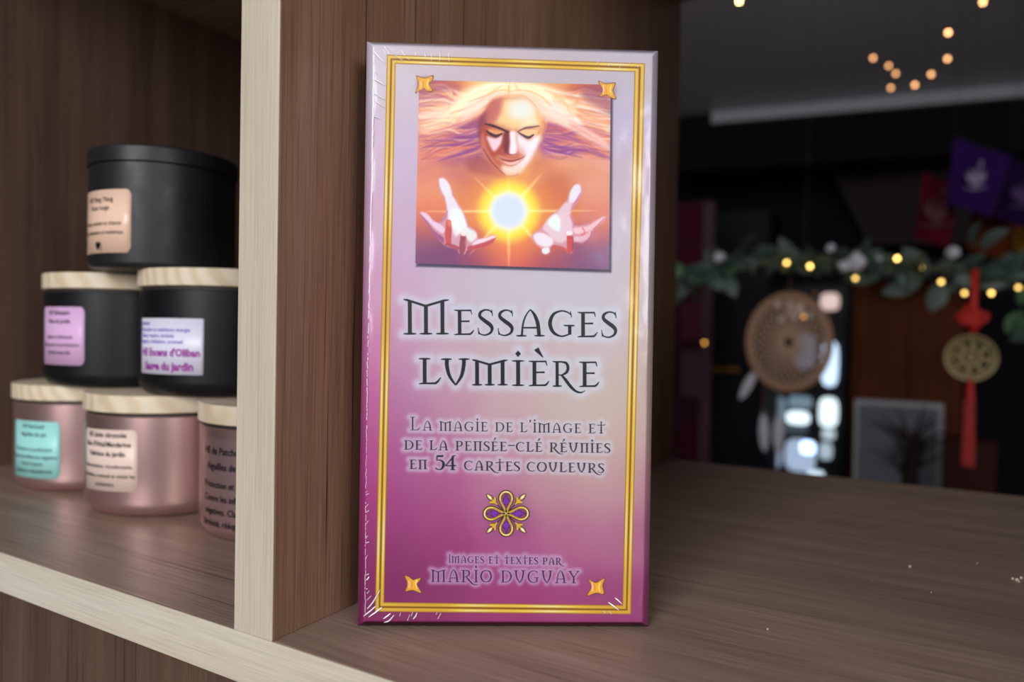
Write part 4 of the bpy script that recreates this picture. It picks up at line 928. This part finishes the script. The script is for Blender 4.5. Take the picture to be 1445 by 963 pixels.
# vector print: ribbons and polygons in photo measure, laid on the face
class Print:
    def __init__(s, base): s.mb = MB(); s.y = -PR-base; s.k = 0
    def pt(s, x, y):
        u, v_ = to_face(x, y); return (float(u), s.y-s.k*2e-6, float(v_))
    def ribbon(s, a, b, col):
        s.k += 1; V = []; n = len(a)
        for p, q in zip(a, b): V += [s.pt(*p), s.pt(*q)]
        s.mb.add(V, [(2*i, 2*i+2, 2*i+3, 2*i+1) for i in range(n-1)], col)
    def stroke(s, pts, col, sm=1): s.ribbon(*stroke_outline(sm, pts), col)
    def poly(s, pts, col, cc=None, sm=True):
        s.k += 1; P = smooth_pts(pts, True) if sm else np.array(pts, float); c = P.mean(0); n = len(P)
        V = [s.pt(*p) for p in P]; s.mb.add(V, [tuple(range(n))], col)
    def build(s, name): 
        o = s.mb.build(name, M_print, cbx, False); return o
for nm, st, col in (('title_lettering', title_strokes(), (12, 13, 24)), ('subtitle_lettering', sub_strokes(), (24, 20, 42)), ('author_lettering', author_strokes(), (50, 10, 74))):
    pr = Print(.00006)
    for a, b in st: pr.ribbon(a, b, col)
    pr.build(nm)
# gold border
OUT = [(548, 76.3), (911.6, 90.6), (888.8, 867.7), (527.3, 862.8)]; INN = [(560.3, 89.2), (896.8, 102.5), (876.8, 854.6), (540.3, 849.3)]
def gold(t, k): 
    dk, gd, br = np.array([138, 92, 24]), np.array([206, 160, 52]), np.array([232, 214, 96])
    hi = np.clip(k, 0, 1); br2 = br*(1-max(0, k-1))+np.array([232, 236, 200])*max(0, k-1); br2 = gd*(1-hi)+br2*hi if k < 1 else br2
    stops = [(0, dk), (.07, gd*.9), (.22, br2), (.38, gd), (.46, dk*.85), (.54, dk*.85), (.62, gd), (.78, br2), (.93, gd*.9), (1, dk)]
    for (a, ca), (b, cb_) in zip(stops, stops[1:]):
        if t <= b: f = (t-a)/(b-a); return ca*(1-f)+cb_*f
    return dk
NT = 23; NS = 70
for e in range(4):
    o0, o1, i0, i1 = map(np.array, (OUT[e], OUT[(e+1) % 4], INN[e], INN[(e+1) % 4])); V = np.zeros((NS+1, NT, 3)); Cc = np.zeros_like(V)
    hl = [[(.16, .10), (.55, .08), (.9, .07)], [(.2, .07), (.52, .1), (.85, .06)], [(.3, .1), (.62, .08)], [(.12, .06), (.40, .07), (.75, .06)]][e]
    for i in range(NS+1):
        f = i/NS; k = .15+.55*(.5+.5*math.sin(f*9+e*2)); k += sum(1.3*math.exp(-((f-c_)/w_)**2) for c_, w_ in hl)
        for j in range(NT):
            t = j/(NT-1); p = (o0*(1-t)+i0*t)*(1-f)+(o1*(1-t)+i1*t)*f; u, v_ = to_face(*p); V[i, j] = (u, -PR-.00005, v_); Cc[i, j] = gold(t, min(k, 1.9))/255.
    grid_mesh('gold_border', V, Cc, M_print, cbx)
# corner ornaments
def conv(o, s, pts): return [(o[0]+x/s, o[1]+y/s) for x, y in pts]
ORN = [conv((480, 40), 6.017, [(662, 402), (725, 418), (797, 400), (790, 440), (765, 465), (796, 525), (752, 530), (722, 506), (690, 520), (652, 544), (670, 490), (672, 450)]),
       conv((840, 40), 9.63, [(65, 725), (150, 760), (275, 750), (276, 790), (252, 850), (292, 962), (215, 945), (165, 910), (72, 937), (105, 880), (112, 830), (80, 780)]),
       conv((480, 800), 9.63, [(862, 116), (925, 130), (970, 172), (1082, 143), (1058, 190), (1030, 235), (1088, 348), (1020, 330), (960, 312), (872, 327), (890, 270), (896, 200)]),
       conv((560, 685), 4.817, [(1298, 640), (1345, 663), (1406, 633), (1392, 680), (1400, 740), (1350, 733), (1288, 752), (1308, 712), (1320, 690)])]
for k, pts in enumerate(ORN):
    pr = Print(.00012); c = np.mean(pts, 0); P_ = np.array(pts)
    pr.poly([tuple(c+(p-c)*1.06) for p in P_], (118, 76, 34)); pr.poly([tuple(c+(p-c)*.95) for p in P_], (214, 160, 58)); pr.poly([tuple(c+(p-c)*np.array([.55, .72])+[.8, 0]) for p in P_], (226, 170, 60), sm=False)
    hx = -1 if k in (0, 2) else 1
    pr.stroke([(c[0]+hx*-5.4, c[1]-7, .8), (c[0]+hx*-4.4, c[1], 2), (c[0]+hx*-5.4, c[1]+6.5, .8)] if hx > 0 else [(c[0]+5.6, c[1]-7, 1), (c[0]+4.4, c[1]-1, 1.4), (c[0]+6, c[1]+6.5, 1)], (240, 214, 110))
    pr.stroke([(c[0]-5.6, c[1]-6, 1), (c[0]-4.6, c[1], 2.6), (c[0]-5.8, c[1]+6, 1)], (236, 190, 140)); pr.stroke([(c[0]-1.5, c[1]-5, .8), (c[0]-1, c[1]+4, .8)], (196, 124, 30)); pr.stroke([(c[0]+7, c[1]-7, .6), (c[0]+4.4, c[1], 1.6), (c[0]+6.5, c[1]+7, .6)], (242, 226, 120))
    pr.build('corner_ornament')
# medallion
pr = Print(.00008); mo = (675, 685); ms = 12.04
def md(pts): return [(mo[0]+p[0]/ms, mo[1]+p[1]/ms)+((p[2]/ms,) if len(p) > 2 else ()) for p in pts]
CT = (461, 475)
def loop(ang):
    base = [(0, 12), (-48, 120), (-98, 220), (-95, 300), (-50, 355), (0, 368), (50, 355), (95, 300), (98, 220), (48, 120), (0, 12)]
    c_, s2 = math.cos(ang), math.sin(ang); return [(CT[0]+x*c_+y*s2, CT[1]-y*c_+x*s2) for x, y in base]
for q in range(4):
    a = q*math.pi/2; Lp = loop(a)
    pr.stroke(md([(x, y, 66) for x, y in Lp]), (62, 34, 42)); 
for q in range(4):
    a = q*math.pi/2; c_, s2 = math.cos(a), math.sin(a); T = lambda x, y: (CT[0]+x*c_+y*s2, CT[1]-y*c_+x*s2)
    pr.poly(md([T(x, y) for x, y in [(0, 30), (-42, 110), (-78, 215), (-70, 300), (0, 345), (70, 300), (78, 215), (42, 110)]]), (128, 62, 100))
    pr.poly(md([T(x, y) for x, y in [(0, 55), (-18, 140), (-72, 160), (-60, 205), (-50, 250), (-28, 262), (0, 345), (28, 262), (50, 250), (60, 205), (72, 160), (18, 140)]]), (60, 26, 72))
    pr.poly(md([T(x, y) for x, y in [(0, 80), (-12, 150), (-58, 172), (-50, 210), (-34, 244), (-18, 258), (0, 325), (18, 258), (34, 244), (50, 210), (58, 172), (12, 150)]]), (122, 48, 168))
    Lp = loop(a); pr.stroke(md([(x, y, 34) for x, y in Lp]), (196, 160, 48)); pr.stroke(md([(x, y, 14) for x, y in Lp[2:9]]), (236, 224, 120)); pr.stroke(md([(x, y, 14) for x, y in Lp[4:7]]), (244, 240, 200))
    pr.stroke(md([T(-10, 10)+(14,), T(0, 60)+(20,), T(10, 10)+(14,)]), (50, 34, 30))
for q in range(4):
    a = q*math.pi/2+math.pi/4; c_, s2 = math.cos(a), math.sin(a); T = lambda x, y: (CT[0]+x*c_+y*s2, CT[1]-y*c_+x*s2)
    pr.stroke(md([T(0, 20)+(18,), T(0, 200)+(20,), T(0, 300)+(16,)]), (70, 40, 50))
    for wd_, col in ((62, (62, 34, 42)), (38, (212, 172, 52))):
        pr.stroke(md([T(0, 215)+(wd_*.5,), T(0, 270)+(wd_,), T(0, 330)+(wd_*.9,)]), col); pr.stroke(md([T(0, 270)+(wd_,), T(-50, 320)+(wd_,), T(-66, 330)+(wd_*.6,)]), col); pr.stroke(md([T(0, 270)+(wd_,), T(50, 320)+(wd_,), T(66, 330)+(wd_*.6,)]), col)
        pr.poly(md([T(0, 335), T(-wd_*.7, 390), T(0, 440+wd_*.6), T(wd_*.7, 390)]), col if wd_ > 50 else (226, 200, 110))
    pr.poly(md([T(0, 360), T(-12, 390), T(0, 430), T(12, 390)]), (240, 244, 236))
pr.stroke(md([(430, 445, 14), (492, 505, 14)]), (206, 190, 110)); pr.stroke(md([(492, 445, 14), (430, 505, 14)]), (206, 190, 110))
pr.build('medallion')
# shrink wrap: clear film over the face, and its creases, glints painted white
film = bpy.data.materials.new('clear_shrink_film'); film.use_nodes = True; nt = film.node_tree; nt.nodes.remove(nt.nodes['Principled BSDF'])
tr = nt.nodes.new('ShaderNodeBsdfTransparent'); gl = nt.nodes.new('ShaderNodeBsdfGlossy'); gl.inputs['Roughness'].default_value = .13; fr = nt.nodes.new('ShaderNodeFresnel'); fr.inputs['IOR'].default_value = 1.45; ms_ = nt.nodes.new('ShaderNodeMixShader')
nt.links.new(fr.outputs[0], ms_.inputs[0]); nt.links.new(tr.outputs[0], ms_.inputs[1]); nt.links.new(gl.outputs[0], ms_.inputs[2]); nt.links.new(ms_.outputs[0], nt.nodes['Material Output'].inputs[0])
tcn = nt.nodes.new('ShaderNodeTexCoord'); nn = nt.nodes.new('ShaderNodeTexNoise'); nn.inputs['Scale'].default_value = 160; nn.inputs['Detail'].default_value = 2
bb = nt.nodes.new('ShaderNodeBump'); bb.inputs['Strength'].default_value = .25; bb.inputs['Distance'].default_value = .0004
nt.links.new(tcn.outputs['Object'], nn.inputs['Vector']); nt.links.new(nn.outputs[0], bb.inputs['Height']); nt.links.new(bb.outputs[0], gl.inputs['Normal'])
us = np.concatenate([edge, np.linspace(CH*1.05, BW-CH*1.05, 50), BW-edge[::-1]]); vs = np.concatenate([edge, np.linspace(CH*1.05, BH-CH*1.05, 90), BH-edge[::-1]])
U, V_ = np.meshgrid(us, vs)
wob = .00006*np.sin(U*420+np.sin(V_*90))*np.sin(V_*230)
grid_mesh('shrink_wrap', np.stack([U, prof(U, V_)-.00045+wob*(U > CH)*(U < BW-CH), V_], -1), None, film, cbx)
M_glint = mat('creased_film_glint', (250, 246, 252), .2, spec=1., alpha=.9)  # near-white colour carries the glints on the clear film's folds and rim
CR = []
for o_, s0, L in (((480, 800), 9.63, [[(350, 560), (430, 470), (530, 300)], [(300, 660), (390, 590), (470, 520)], [(370, 670), (460, 610), (550, 540)], [(570, 695), (620, 660), (670, 620)], [(580, 745), (650, 720), (720, 640)], [(340, 170), (360, 150), (382, 120)], [(340, 100), (380, 80)], [(350, 350), (385, 310)], [(350, 440), (410, 380)], [(340, 290), (358, 285)], [(790, 660), (810, 610)], [(950, 660), (970, 600)], [(975, 700), (1010, 660), (1030, 610)], [(1310, 700), (1355, 620)], [(1285, 640), (1305, 605)], [(900, 720), (930, 640)]]),
                  ((480, 40), 6.017, [[(378, 180), (400, 212)], [(385, 150), (430, 220)], [(415, 155), (460, 200)], [(300, 190), (340, 240), (392, 292)], [(530, 185), (560, 232)], [(300, 360), (345, 395)], [(290, 430), (340, 450), (390, 482)], [(300, 550), (385, 600)], [(300, 610), (380, 665)], [(290, 740), (345, 762)], [(650, 205), (655, 235)], [(730, 205), (737, 245)], [(785, 225), (790, 275)], [(860, 210), (858, 275)], [(930, 215), (937, 280)], [(480, 230), (545, 275)], [(560, 240), (600, 265)]]),
                  ((840, 40), 9.63, [[(45, 470), (25, 512)], [(140, 430), (128, 472)], [(205, 490), (188, 532)], [(355, 490), (340, 562)], [(480, 480), (465, 527)], [(610, 510), (583, 547)]]),
                  ((840, 800), 9.63, [[(250, 420), (300, 460), (345, 505)], [(160, 480), (230, 530), (300, 585)], [(170, 600), (203, 637)], [(90, 600), (120, 625)]])):
    for l in L: CR.append(conv(o_, s0, l))
for y in range(95, 868, 6):      # the highlight along the left rim edge, drawn as white strands
    if rnd.random() < .88:
        x = np.interp(y, [95, 130, 250, 340, 500, 700, 868], [529.5, 528.5, 527, 523.5, 519, 515.5, 513.8])+rnd.uniform(-.5, .5); CR.append([(x, y), (x-.2, y+rnd.uniform(3, 7))])
for k in range(8):
    y = rnd.uniform(640, 860); x = 515; CR.append([(x, y), (x+rnd.uniform(2, 5), y-rnd.uniform(1, 6))])
for y in range(285, 420, 7): CR.append([(917-(y-285)*.02, y), (917-(y-285)*.02, y+rnd.uniform(3, 6))])
mb = MB()
for l in CR:
    P_ = smooth_pts([(x, y) for x, y in l], False, 4); w = np.sin(np.linspace(.25, math.pi-.2, len(P_)))
    V = []
    for (x, y) in P_:
        u, v_ = to_face(x, y); V.append((float(u), float(prof(np.array(u), np.array(v_)))-.0005, float(v_)))
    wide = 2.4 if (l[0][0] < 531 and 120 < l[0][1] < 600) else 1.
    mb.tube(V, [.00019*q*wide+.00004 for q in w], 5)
tag(mb.build('film_crease_glint', M_glint, cbx), 'creases of the clear film with their glints painted white', kind='stuff')
